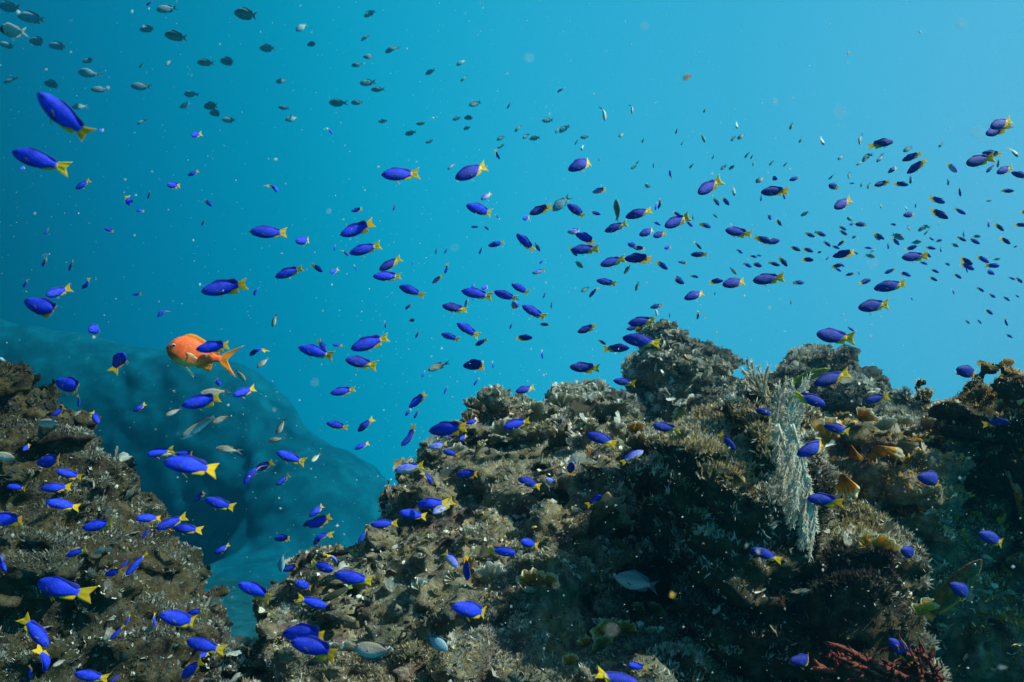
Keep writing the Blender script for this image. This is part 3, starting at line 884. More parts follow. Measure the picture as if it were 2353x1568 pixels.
def red_seaweed():
    """Branched flat ribbons."""
    rs = np.random.default_rng(12)
    roots = [((2140, 1600), [(2070, 1545), (2000, 1520), (1898, 1476)]), ((2110, 1590), [(2040, 1560), (1960, 1530), (1905, 1502)]),
             ((2120, 1600), [(2100, 1540), (2050, 1490), (2010, 1498)]), ((2140, 1600), [(2110, 1530), (2085, 1500), (2060, 1492)]),
             ((2150, 1600), [(2140, 1560), (2110, 1520), (2080, 1512)]), ((2060, 1610), [(2000, 1575), (1940, 1545), (1872, 1535)]),
             ((2120, 1610), [(2060, 1580), (2010, 1560), (1960, 1558)]), ((2180, 1600), [(2165, 1560), (2140, 1530), (2108, 1496)]),
             ((2040, 1620), [(1990, 1590), (1940, 1570), (1900, 1565)]), ((2100, 1610), [(2060, 1560), (2020, 1530), (1950, 1508)]),
             ((2160, 1610), [(2120, 1570), (2090, 1540), (2030, 1522)]), ((2080, 1620), [(2020, 1590), (1980, 1560), (1930, 1522)]),
             ((2150, 1620), [(2110, 1590), (2050, 1560), (1990, 1540)]), ((2190, 1600), [(2160, 1570), (2130, 1545), (2090, 1540)])]
    o = bpy.data.objects.new('red_seaweed', None)
    base = at(2110, 1600, 1.75); o.location = base; col.objects.link(o)
    tag(o, 'branching red ribbon seaweed at the bottom under the sunlit flank', 'seaweed')
    m, t, b = material('red_ribbon', rough=0.6, spec=0.2)
    c = ramp(t, noise_tex(t, 14.0, 4), [(0.35, (0.09, 0.015, 0.010)), (0.52, (0.28, 0.055, 0.03)), (0.68, (0.55, 0.18, 0.11))])
    t.links.new(c, b.inputs['Base Color'])
    tr = t.nodes.new('ShaderNodeBsdfTranslucent'); t.links.new(c, tr.inputs['Color'])
    ms = t.nodes.new('ShaderNodeMixShader'); ms.inputs[0].default_value = 0.45
    t.links.new(b.outputs[0], ms.inputs[1]); t.links.new(tr.outputs[0], ms.inputs[2])
    t.links.new(ms.outputs[0], t.nodes['Material Output'].inputs['Surface'])
    for k, (r, c) in enumerate(roots):
        V, F = [], []
        def ribbon(pts, w0, w1, wav):
            n = len(pts)
            tng = np.gradient(pts, axis=0); tng /= np.linalg.norm(tng, axis=1, keepdims=True) + 1e-9
            nn = np.array([0.2, -1, 0.3]) + rs.normal(size=3) * .3
            sd = np.cross(tng, nn); sd /= np.linalg.norm(sd, axis=1, keepdims=True) + 1e-9
            up = np.cross(sd, tng)
            u = np.linspace(0, 1, n)
            w = (w0 + (w1 - w0) * u) * (1 + .25 * np.sin(u * 17 + k)) * np.minimum(1, (1.03 - u) * 9)
            q = pts + up * (wav * np.sin(u * 9 + k))[:, None]
            i0 = sum(len(x) for x in V)
            ring = np.stack([q + sd * w[:, None], q + up * .0016, q - sd * w[:, None], q - up * .0016], 1)
            V.append(ring.reshape(-1, 3))
            i = i0 + np.arange(n * 4).reshape(n, 4); j = np.roll(i, -1, 1)
            F.append(np.stack([i[:-1], j[:-1], j[1:], i[1:]], -1).reshape(-1, 4))
        dd = 1.75 + 0.08 * (k % 3) - .05
        pts = bez([at(*r, dd + .05)] + [at(*q, dd) for q in c], 26) - base
        ribbon(pts, .012, .004, .007)
        for s, e in ((6, .03), (8, .05), (10, .03), (12, .035), (14, .055), (16, .03), (18, .03), (20, .04), (22, .025), (23, .02)):
            dirn = pts[min(s + 3, 25)] - pts[s]; dirn /= np.linalg.norm(dirn)
            off = np.cross(dirn, [0, -1, 0]) * (1 if (s + k) % 2 else -1)
            end = pts[s] + dirn * e + off * e * (.25 + .3 * rs.random()) + rs.normal(size=3) * .006
            ribbon(bez([pts[s], pts[s] + dirn * e * .5, end], 12), .0075, .002, .005)
        link('ribbon', mesh_from('ribbon', np.concatenate(V), np.concatenate(F)), o, m)
red_seaweed()
# ------------------------------------------------------------------ fish
# A fish is built 1 long: snout at x = 0.5, tail tips at x = -0.5, back up (+z).
def outline(stops, x):
    xs = np.array([s[0] for s in stops]); 
    def cr(col):
        ys = np.array([s[col] for s in stops])
        m = np.gradient(ys, xs)
        i = np.clip(np.searchsorted(xs, x) - 1, 0, len(xs) - 2)
        h = xs[i + 1] - xs[i]; t = (x - xs[i]) / h
        return (2*t**3 - 3*t**2 + 1) * ys[i] + (t**3 - 2*t**2 + t) * h * m[i] + (-2*t**3 + 3*t**2) * ys[i + 1] + (t**3 - t**2) * h * m[i + 1]
    return cr(1), cr(2), cr(3)

# kind: stops (distance from the snout, back, belly, half width), tail (base, tip, half height at base, spread, notch), dorsal, anal
KINDS = {
    'damsel': dict(body=[(0, .004, -.004, .003), (.03, .042, -.045, .030), (.09, .088, -.085, .056), (.18, .128, -.120, .076), (.30, .150, -.146, .084), (.44, .146, -.146, .078), (.57, .112, -.116, .058), (.67, .066, -.072, .034), (.74, .050, -.054, .022), (.79, .050, -.052, .012)],
        tail=(.740, 1.0, .052, .158, .075), dorsal=(.24, .76, .042, .085), anal=(.50, .76, .035, .085), pelvic=(.34, .15), pect=(.27, .12)),
    'chromis': dict(body=[(0, .004, -.004, .003), (.03, .050, -.050, .030), (.09, .105, -.095, .056), (.18, .155, -.140, .074), (.30, .185, -.172, .080), (.42, .176, -.170, .072), (.54, .130, -.130, .052), (.63, .074, -.078, .030), (.70, .046, -.048, .018), (.75, .044, -.046, .010)],
        tail=(.725, 1.0, .044, .150, .17), dorsal=(.26, .70, .045, .075), anal=(.46, .70, .035, .070), pelvic=(.34, .13), pect=(.27, .11)),
    'cardinal': dict(body=[(0, .004, -.004, .003), (.03, .040, -.045, .030), (.10, .088, -.090, .052), (.20, .118, -.125, .066), (.32, .132, -.135, .068), (.45, .120, -.118, .056), (.58, .078, -.080, .036), (.68, .042, -.046, .018), (.74, .032, -.034, .010)],
        tail=(.725, 1.0, .030, .105, .17), dorsal=(.34, .60, .030, .050), anal=(.48, .64, .020, .045), pelvic=(.32, .09), pect=(.27, .08)),
    'wrasse': dict(body=[(0, .006, -.006, .006), (.04, .035, -.034, .024), (.12, .070, -.066, .044), (.24, .092, -.088, .054), (.42, .100, -.096, .056), (.58, .088, -.086, .046), (.72, .062, -.062, .030), (.82, .044, -.044, .018), (.87, .044, -.044, .012)],
        tail=(.845, 1.0, .044, .075, .02), dorsal=(.22, .82, .022, .028), anal=(.46, .82, .020, .026), pelvic=(.28, .06), pect=(.25, .09)),
    'anthias': dict(body=[(0, .006, -.006, .006), (.025, .065, -.055, .042), (.07, .140, -.110, .070), (.15, .200, -.165, .090), (.26, .222, -.190, .096), (.38, .192, -.175, .082), (.50, .130, -.124, .056), (.60, .070, -.072, .034), (.68, .046, -.048, .022), (.72, .046, -.048, .014)],
        tail=(.695, 1.0, .048, .215, .19), dorsal=(.15, .65, .060, .085), anal=(.42, .63, .040, .125), pelvic=(.27, .21), pect=(.25, .17)),
}
def bent(P, bend):
    P = np.asarray(P, float).copy()
    s = 0.5 - P[:, 0]
    k = np.clip(s - 0.30, 0, None)
    P[:, 1] += bend * k ** 2
    P[:, 0] += 0.25 * abs(bend) * k ** 2.2
    return P

def body_mesh(name, K, bend, nx=22, ns=14):
    s = np.concatenate([[0.0, .012], np.linspace(.03, K['body'][-1][0], nx)])
    up, dn, w = outline(K['body'], s)
    a = np.arange(ns) * 2 * math.pi / ns
    ca, sa = np.cos(a), np.sin(a)
    e = 0.88
    cy = np.sign(ca) * np.abs(ca) ** e; cz = np.sign(sa) * np.abs(sa) ** e
    mid, hh = (up + dn) / 2, (up - dn) / 2
    X = np.repeat((0.5 - s)[:, None], ns, 1)
    Y = w[:, None] * cy[None]
    Z = mid[:, None] + hh[:, None] * cz[None]
    V = np.stack([X, Y, Z], -1).reshape(-1, 3)
    n = len(s)
    i = np.arange(n * ns).reshape(n, ns); j = np.roll(i, -1, 1)
    F = np.stack([i[:-1], i[1:], j[1:], j[:-1]], -1).reshape(-1, 4)
    nose, end = len(V), len(V) + 1
    V = np.concatenate([V, [[0.503, 0, 0], [0.5 - s[-1] - .004, 0, mid[-1]]]])
    T = np.concatenate([np.stack([np.full(ns, nose), i[0], j[0]], -1), np.stack([np.full(ns, end), j[-1], i[-1]], -1)])
    return V, [F, T]

def sheet(P, t=0.006):
    """P: (n, m, 3) grid in the x-z plane, given a lens thickness in y that goes to nothing at the edges."""
    n, m = P.shape[:2]
    u = np.linspace(0, 1, n)[:, None]; v = np.linspace(0, 1, m)[None]
    th = t * np.minimum(1, 4 * v * (1 - v) + .15) * (1 - 0.75 * u)
    A = P.copy(); A[..., 1] += th / 2
    B = P.copy(); B[..., 1] -= th / 2
    V = np.concatenate([A.reshape(-1, 3), B.reshape(-1, 3)])
    i = np.arange(n * m).reshape(n, m)
    f = np.stack([i[:-1, :-1], i[:-1, 1:], i[1:, 1:], i[1:, :-1]], -1).reshape(-1, 4)
    k = n * m
    b = np.concatenate([i[0, :], i[1:, -1], i[-1, -2::-1], i[-2:0:-1, 0]])
    b2 = np.roll(b, -1)
    return V, [np.concatenate([f[:, ::-1], f + k, np.stack([b, b2, b2 + k, b + k], -1)])]

def tail_grid(K, fold=1.0):
    b, tip, h0, sp, notch = K['tail']
    m = 13
    v = np.linspace(-1, 1, m)
    u = np.linspace(0, 1, 7)
    U, Vv = np.meshgrid(u, v, indexing='ij')
    edge = tip - notch * (1 - np.abs(Vv)) ** 0.85
    s = b + (edge - b) * U
    hh = (h0 * .9 + (sp * fold - h0 * .9) * U ** 0.85)
    z = Vv * hh
    wav = 0.006 * np.sin(Vv * 7 + 1) * U
    return np.stack([0.5 - s, wav, z], -1)

def dorsal_grid(K, raise_=1.0):
    a, b, h1, h2 = K['dorsal']
    m = 15
    v = np.linspace(0, 1, m)
    s = a + (b - a) * v
    up, dn, w = outline(K['body'], np.minimum(s, K['body'][-1][0]))
    h = raise_ * (h1 * np.sqrt(np.clip(v * 7, 0, 1)) * (1 - .2 * v) + (h2 - h1) * np.exp(-((v - .80) / .13) ** 2)) * np.clip((1 - v) * 9, 0, 1) ** .5
    sweep = 0.05 * h / h2 + .035 * v ** 3
    rows = []
    for u in np.linspace(0, 1, 4):
        rows.append(np.stack([0.5 - (s + sweep * u * 1.2), 0 * s, up - .008 + (h + .008) * u], -1))
    return np.stack(rows)

def anal_grid(K, raise_=1.0):
    a, b, h1, h2 = K['anal']
    m = 11
    v = np.linspace(0, 1, m)
    s = a + (b - a) * v
    up, dn, w = outline(K['body'], np.minimum(s, K['body'][-1][0]))
    h = raise_ * (h1 * np.sqrt(np.clip(v * 5, 0, 1)) + (h2 - h1) * np.exp(-((v - .66) / .24) ** 2)) * np.clip((1 - v) * 6, 0, 1) ** .6
    rows = []
    for u in np.linspace(0, 1, 4):
        rows.append(np.stack([0.5 - (s + .06 * h / h2 * u), 0 * s, dn + .008 - (h + .008) * u], -1))
    return np.stack(rows)

def paddle_grid(root, length, ang, wid, side, splay):
    """A small paired fin trailing back and down from the root."""
    v = np.linspace(-1, 1, 7); u = np.linspace(0, 1, 5)
    U, Vv = np.meshgrid(u, v, indexing='ij')
    w = wid * (0.25 + 0.75 * U) * np.sqrt(np.clip(1.08 - U ** 3, 0, 1))
    along = U * length * (1 - .12 * np.abs(Vv) ** 2)
    dx, dz = -math.cos(ang), -math.sin(ang)
    x = root[0] + along * dx + Vv * w * -dz
    z = root[2] + along * dz + Vv * w * dx * -1
    y = root[1] * side + side * splay * along
    return np.stack([x, y, z], -1)

def eye_ball(K, side, r=.020):
    s = .085
    up, dn, w = outline(K['body'], np.array([s]))
    c = np.array([0.5 - s, side * w[0] * .86, (up + dn)[0] / 2 + .020])
    na, nb = 8, 5
    V = []
    for i in range(nb):
        t = math.pi * (i + .5) / nb
        for j in range(na):
            p = 2 * math.pi * j / na
            V.append(c + r * np.array([math.sin(t) * math.cos(p), side * math.cos(t) * .55, math.sin(t) * math.sin(p)]))
    V = np.array(V)
    i = np.arange(na * nb).reshape(nb, na); j = np.roll(i, -1, 1)
    F = np.stack([i[:-1], j[:-1], j[1:], i[1:]], -1).reshape(-1, 4)
    n = len(V)
    V = np.concatenate([V, [c + np.array([0, side * r * .58, 0])]])
    T = np.stack([np.full(na, n), i[0], j[0]], -1)
    return V, [F, T]

def pigment(name, build, rough=0.6, spec=0.2, trans=0.0, clear=0.0):
    """A skin material; build(t, x, z, vec) returns the colour socket. x, z run along and up the fish."""
    m, t, b = material(name, rough=rough, spec=spec)
    tc = t.nodes.new('ShaderNodeTexCoord').outputs['Object']
    sp = t.nodes.new('ShaderNodeSeparateXYZ')
    t.links.new(tc, sp.inputs[0])
    c = build(t, sp.outputs['X'], sp.outputs['Z'], tc)
    oi = t.nodes.new('ShaderNodeObjectInfo')
    hs = t.nodes.new('ShaderNodeHueSaturation')
    mr = t.nodes.new('ShaderNodeMapRange')
    mr.inputs['To Min'].default_value = 0.75; mr.inputs['To Max'].default_value = 1.15
    t.links.new(oi.outputs['Random'], mr.inputs['Value'])
    t.links.new(mr.outputs[0], hs.inputs['Value'])
    t.links.new(c, hs.inputs['Color'])
    c = hs.outputs[0]
    t.links.new(c, b.inputs['Base Color'])
    if name.endswith(('skin', 'belly')):
        v = t.nodes.new('ShaderNodeTexVoronoi'); v.inputs['Scale'].default_value = 60.0
        t.links.new(tc, v.inputs['Vector'])
        bp = t.nodes.new('ShaderNodeBump'); bp.inputs['Strength'].default_value = 0.07 if 'orange' in name else 0.3; bp.inputs['Distance'].default_value = 0.01
        bp.invert = True
        t.links.new(v.outputs['Distance'], bp.inputs['Height'])
        t.links.new(bp.outputs[0], b.inputs['Normal'])
    sh = b.outputs[0]
    out = t.nodes['Material Output']
    if trans:
        tr = t.nodes.new('ShaderNodeBsdfTranslucent'); t.links.new(c, tr.inputs['Color'])
        ms = t.nodes.new('ShaderNodeMixShader'); ms.inputs[0].default_value = trans
        t.links.new(sh, ms.inputs[1]); t.links.new(tr.outputs[0], ms.inputs[2]); sh = ms.outputs[0]
    if clear:
        tp = t.nodes.new('ShaderNodeBsdfTransparent')
        ms = t.nodes.new('ShaderNodeMixShader')
        mr2 = t.nodes.new('ShaderNodeMapRange')                # clearer towards the trailing edge
        mr2.inputs['From Min'].default_value = -0.30; mr2.inputs['From Max'].default_value = -0.52
        mr2.inputs['To Min'].default_value = clear * .15; mr2.inputs['To Max'].default_value = clear
        t.links.new(sp.outputs['X'], mr2.inputs['Value'])
        t.links.new(mr2.outputs[0], ms.inputs[0])
        t.links.new(sh, ms.inputs[1]); t.links.new(tp.outputs[0], ms.inputs[2]); sh = ms.outputs[0]
    t.links.new(sh, out.inputs['Surface'])
    return m

def scales(t, vec, s=70):
    v = t.nodes.new('ShaderNodeTexVoronoi'); v.inputs['Scale'].default_value = s
    t.links.new(vec, v.inputs['Vector'])
    return ramp(t, v.outputs['Distance'], [(0.0, (1.15, 1.15, 1.15)), (0.6, (0.75, 0.75, 0.8))])

def math_node(t, op, a, b):
    n = t.nodes.new('ShaderNodeMath'); n.operation = op
    for k, v in ((0, a), (1, b)):
        if isinstance(v, (int, float)):
            n.inputs[k].default_value = v
        else:
            t.links.new(v, n.inputs[k])
    return n.outputs[0]

def blue_skin(rear, c0=(0.008, 0.034, 0.64), c1=(0.030, 0.070, 0.88)):
    def build(t, x, z, vec):
        c = ramp(t, noise_tex(t, 9.0, 3, vec), [(0.3, c0), (0.7, c1)])
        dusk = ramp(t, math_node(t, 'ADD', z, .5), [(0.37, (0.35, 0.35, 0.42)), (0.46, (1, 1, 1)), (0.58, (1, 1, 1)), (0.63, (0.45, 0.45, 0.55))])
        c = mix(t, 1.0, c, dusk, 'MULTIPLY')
        gill = math_node(t, 'LESS_THAN', math_node(t, 'ABSOLUTE', math_node(t, 'ADD', math_node(t, 'SUBTRACT', x, 0.285), math_node(t, 'MULTIPLY', math_node(t, 'MULTIPLY', z, z), 4.0)), 0), 0.006)
        c = mix(t, math_node(t, 'MULTIPLY', gill, 0.55), c, (0.012, 0.016, 0.22))
        c = mix(t, 0.6, c, scales(t, vec), 'MULTIPLY')
        # dark mask through the eye
        zz = math_node(t, 'SUBTRACT', z, 0.012)
        m1 = math_node(t, 'MULTIPLY', math_node(t, 'LESS_THAN', math_node(t, 'ABSOLUTE', zz, 0), 0.016), math_node(t, 'GREATER_THAN', x, 0.365))
        c = mix(t, math_node(t, 'MULTIPLY', m1, 0.75), c, (0.008, 0.010, 0.10))
        # yellow towards the root of the tail and, in some, along the lower rear
        g = math_node(t, 'ADD', math_node(t, 'MULTIPLY', x, -1.0), math_node(t, 'MULTIPLY', z, -rear))
        yel = ramp(t, g, [((0.15 if rear > .5 else 0.235), (0, 0, 0)), ((0.225 if rear > .5 else 0.285), (1, 1, 1))])
        return mix(t, yel, c, (0.85, 0.48, 0.02))
    return build
def flat(c0, c1, s=6.0):
    return lambda t, x, z, vec: ramp(t, noise_tex(t, s, 3, vec), [(0.35, c0), (0.65, c1)])
def rays(c0, c1, s=60.0):
    def build(t, x, z, vec):
        w = t.nodes.new('ShaderNodeTexWave'); w.bands_direction = 'Z'
        w.inputs['Scale'].default_value = s * .25; w.inputs['Distortion'].default_value = 1.5
        t.links.new(vec, w.inputs['Vector'])
        return ramp(t, w.outputs['Fac'], [(0.2, c0), (0.8, c1)])
    return build
def two_tone(back, belly, z0=0.0, w=0.06, sc=True):
    def build(t, x, z, vec):
        f = t.nodes.new('ShaderNodeMapRange'); f.inputs['From Min'].default_value = z0 - w; f.inputs['From Max'].default_value = z0 + w
        t.links.new(z, f.inputs['Value'])
        c = mix(t, f.outputs[0], belly, back)
        return mix(t, 0.6, c, scales(t, vec, 60), 'MULTIPLY') if sc else c
    return build
def striped(cols, s):
    def build(t, x, z, vec):
        f = math_node(t, 'MULTIPLY_ADD', z, s)
        t.nodes[-1].inputs[2].default_value = 0.5
        f2 = math_node(t, 'ADD', f, math_node(t, 'MULTIPLY', noise_tex(t, 10.0, 3, vec), 0.10))
        c = mix(t, 0.5, ramp(t, f2, [(k / (len(cols) - 1), c) for k, c in enumerate(cols)]), scales(t, vec, 45), 'MULTIPLY')
        return mix(t, 0.8, c, ramp(t, noise_tex(t, 16.0, 4, vec, .7), [(0.38, (0.35, 0.35, 0.35)), (0.6, (1.2, 1.2, 1.2))]), 'MULTIPLY')
    return build
SK = dict(
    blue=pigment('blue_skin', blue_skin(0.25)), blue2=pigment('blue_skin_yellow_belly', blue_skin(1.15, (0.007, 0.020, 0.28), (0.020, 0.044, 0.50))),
    bluepale=pigment('pale_blue_skin', lambda t, x, z, vec: mix(t, ramp(t, math_node(t, 'ADD', z, .5), [(0.46, (1, 1, 1)), (0.54, (0, 0, 0))]), ramp(t, noise_tex(t, 9, 3, vec), [(0.3, (0.10, 0.12, 0.72)), (0.7, (0.22, 0.24, 0.85))]), (0.42, 0.42, 0.62))),
    bluefin=pigment('blue_fin', flat((0.02, 0.03, 0.30), (0.04, 0.05, 0.45)), trans=.3, clear=.5),
    yellow=pigment('yellow_fin', rays((0.90, 0.54, 0.015), (1.0, 0.72, 0.04)), trans=.55, clear=.4, rough=.5),
    chrom=pigment('haze_tinted_skin', two_tone((0.27, 0.43, 0.50), (0.40, 0.54, 0.58), -.03)), chromfin=pigment('grey_fin', flat((0.12, 0.20, 0.23), (0.2, 0.28, 0.3)), trans=.3, clear=.4),  # chromis skin lightened towards teal, distance haze put into its colour
    chrompale=pigment('silver_flank_skin', two_tone((0.20, 0.25, 0.26), (0.58, 0.58, 0.54), .02)),
    silver=pigment('fawn_skin', two_tone((0.36, 0.30, 0.21), (0.74, 0.67, 0.57), -.01)), clearfin=pigment('clear_fin', flat((0.14, 0.14, 0.13), (0.3, 0.3, 0.28)), trans=.4, clear=.8),
    white=pigment('white_skin', lambda t, x, z, vec: mix(t, ramp(t, x, [(0.27, (0, 0, 0)), (0.33, (1, 1, 1))]), ramp(t, noise_tex(t, 8, 3, vec), [(0.3, (0.70, 0.68, 0.62)), (0.7, (0.86, 0.84, 0.80))]), (0.08, 0.08, 0.07))),
    whitefin=pigment('white_fin', flat((0.65, 0.63, 0.55), (0.85, 0.82, 0.75)), trans=.4, clear=.5),
    orange=pigment('orange_skin', lambda t, x, z, vec: mix(t, 0.55, mix(t, ramp(t, math_node(t, 'ADD', z, .5), [(0.345, (1, 1, 1)), (0.40, (0, 0, 0))]), ramp(t, noise_tex(t, 13, 5, vec, .75), [(0.3, (0.66, 0.07, 0.012)), (0.55, (0.90, 0.125, 0.025)), (0.75, (1.0, 0.22, 0.05))]), (0.95, 0.48, 0.12)), scales(t, vec, 80), 'MULTIPLY')),
    orangefin=pigment('orange_fin', rays((0.90, 0.22, 0.02), (1.0, 0.42, 0.04)), trans=.4, clear=.35),
    palefin=pigment('pale_yellow_fin', rays((0.75, 0.62, 0.25), (0.85, 0.78, 0.45)), trans=.4, clear=0),
    green=pigment('green_striped_skin', striped([(0.05, 0.40, 0.30), (0.10, 0.45, 0.10), (0.50, 0.30, 0.06), (0.20, 0.45, 0.05), (0.50, 0.28, 0.06), (0.22, 0.36, 0.05)], 5.0)), greenfin=pigment('green_fin', flat((0.15, 0.40, 0.05), (0.35, 0.60, 0.08)), trans=.4, clear=.3),
    olive=pigment('olive_skin', striped([(0.08, 0.10, 0.03), (0.22, 0.15, 0.045), (0.10, 0.10, 0.035), (0.28, 0.16, 0.04), (0.16, 0.10, 0.03)], 4.0)), olivefin=pigment('olive_fin', flat((0.10, 0.14, 0.04), (0.20, 0.26, 0.06)), trans=.4, clear=.3),
    darkw=pigment('dark_skin', flat((0.02, 0.025, 0.018), (0.05, 0.05, 0.03))), limefin=pigment('lime_fin', flat((0.14, 0.30, 0.03), (0.30, 0.48, 0.05)), trans=.4, clear=.2),
    palew=pigment('silver_wrasse_skin', two_tone((0.46, 0.42, 0.34), (0.95, 0.95, 0.95), -.02, .03)),
    far_blue=pigment('far_blue', flat((0.014, 0.03, 0.5), (0.05, 0.07, 0.85))), far_yellow=pigment('far_yellow', flat((0.75, 0.55, 0.03), (0.9, 0.7, 0.05)), trans=.4),
    eye=pigment('eye', flat((0.004, 0.004, 0.008), (0.01, 0.01, 0.016)), rough=.1, spec=.6),
    paleye=pigment('pale_eye', flat((0.36, 0.42, 0.44), (0.55, 0.58, 0.58)), rough=.15, spec=.6),
)

# species: kind, skins (body, tail, dorsal, anal, pelvic), real length
SPECIES = {
    'B': ('damselfish', 'damsel', 'blue', 'yellow', 'bluefin', 'yellow', 'yellow', .075),
    'Y': ('damselfish', 'damsel', 'blue2', 'yellow', 'bluefin', 'yellow', 'yellow', .075),
    'V': ('damselfish', 'damsel', 'bluepale', 'yellow', 'bluefin', 'yellow', 'yellow', .075),
    'D': ('chromis', 'chromis', 'chrom', 'chromfin', 'chromfin', 'chromfin', 'chromfin', .38),
    'E': ('chromis', 'chromis', 'chrompale', 'chromfin', 'chromfin', 'chromfin', 'chromfin', .30),
    'S': ('chromis', 'chromis', 'chrompale', 'chromfin', 'chromfin', 'chromfin', 'chromfin', .13),
    'W': ('chromis', 'chromis', 'white', 'whitefin', 'whitefin', 'whitefin', 'whitefin', .11),
    'P': ('cardinalfish', 'cardinal', 'silver', 'clearfin', 'clearfin', 'clearfin', 'clearfin', .085),
    'O': ('anthias', 'anthias', 'orange', 'orangefin', 'orangefin', 'orangefin', 'palefin', .185),
    'G': ('wrasse', 'wrasse', 'green', 'greenfin', 'greenfin', 'greenfin', 'greenfin', .16),
    'L': ('wrasse', 'wrasse', 'olive', 'olivefin', 'olivefin', 'olivefin', 'olivefin', .26),
    'K': ('wrasse', 'wrasse', 'darkw', 'limefin', 'darkw', 'limefin', 'darkw', .14),
    'N': ('wrasse', 'wrasse', 'palew', 'clearfin', 'clearfin', 'clearfin', 'clearfin', .11),
}
FISH_ME = {}
def fish_meshes(sp, variant):
    """Mesh data for one bend of one species, shared by every fish that has it."""
    key = (sp, variant)
    if key in FISH_ME:
        return FISH_ME[key]
    name, kind, sb, st, sdo, sa, spv, _ = SPECIES[sp]
    K = KINDS[kind]
    bend = (0.0, 0.6, -0.6, 0.35, -0.35, 0.1, .85, -.85)[variant]
    rs_ = (0.7, 1.15, 0.45, 0.85, 0.5, 1.0, 1.2, .8)[variant]
    parts = []
    def part(pn, VF, skin):
        V, F = VF
        me = mesh_from(pn, bent(V, bend), F)
        me.materials.append(SK[skin])
        parts.append((pn, me))
    part('body', body_mesh('body', K, bend), sb)
    part('tail_fin', sheet(tail_grid(K, (1.0, .85, .78, 1.1, .92, .75, .9, 1.0)[variant])), st)
    part('dorsal_fin', sheet(dorsal_grid(K, rs_)), sdo)
    part('anal_fin', sheet(anal_grid(K, rs_)), sa)
    a, ln = K['pelvic']
    _, dn, _ = outline(K['body'], np.array([a]))
    lo_ = (1.0, .35, .9, .5, .7, .2, .8, .4)[variant]
    for sd in (1, -1):
        part('pelvic_fin', sheet(paddle_grid((.5 - a, .018, dn[0] + .012), ln, .42 + .5 * lo_, ln * .22, sd, .14), .005), spv)
    a, ln = K['pect']
    up, dn, w = outline(K['body'], np.array([a]))
    for sd in (1, -1):
        part('pectoral_fin', sheet(paddle_grid((.5 - a, w[0] * .93, -.03), ln, .35, ln * .30, sd, .30), .004), 'clearfin' if sp != 'O' else 'palefin')
    eye = 'paleye' if sp in 'POGLE' else 'eye'
    for sd in (1, -1):
        r = .032 if sp == 'O' else .026 if sp == 'P' else .019
        part('eye', eye_ball(K, sd, r), eye)
        if eye == 'paleye':
            v, f = eye_ball(K, sd, r * .56)
            v[:, 1] += sd * r * .42
            part('pupil', (v, f), 'eye')
    # the far-off copy: one mesh with every piece of it
    V, F, mi, mats, b = [], [], [], [], 0
    for pn, me in parts:
        if pn in ('pectoral_fin',):
            continue
        n = len(me.vertices)
        v = np.empty(n * 3, np.float32); me.vertices.foreach_get('co', v)
        V.append(v.reshape(-1, 3))
        if me.materials[0] not in mats:
            mats.append(me.materials[0])
        for p in me.polygons:
            F.append([q + b for q in p.vertices]); mi.append(mats.index(me.materials[0]))
        b += n
    far = bpy.data.meshes.new(name)
    far.from_pydata(np.concatenate(V).tolist(), [], F)
    for m in mats:
        far.materials.append(m)
    far.polygons.foreach_set('material_index', mi)
    far.polygons.foreach_set('use_smooth', [True] * len(F))
    far.update()
    FISH_ME[key] = (parts, far)
    return FISH_ME[key]
PROTO = {}
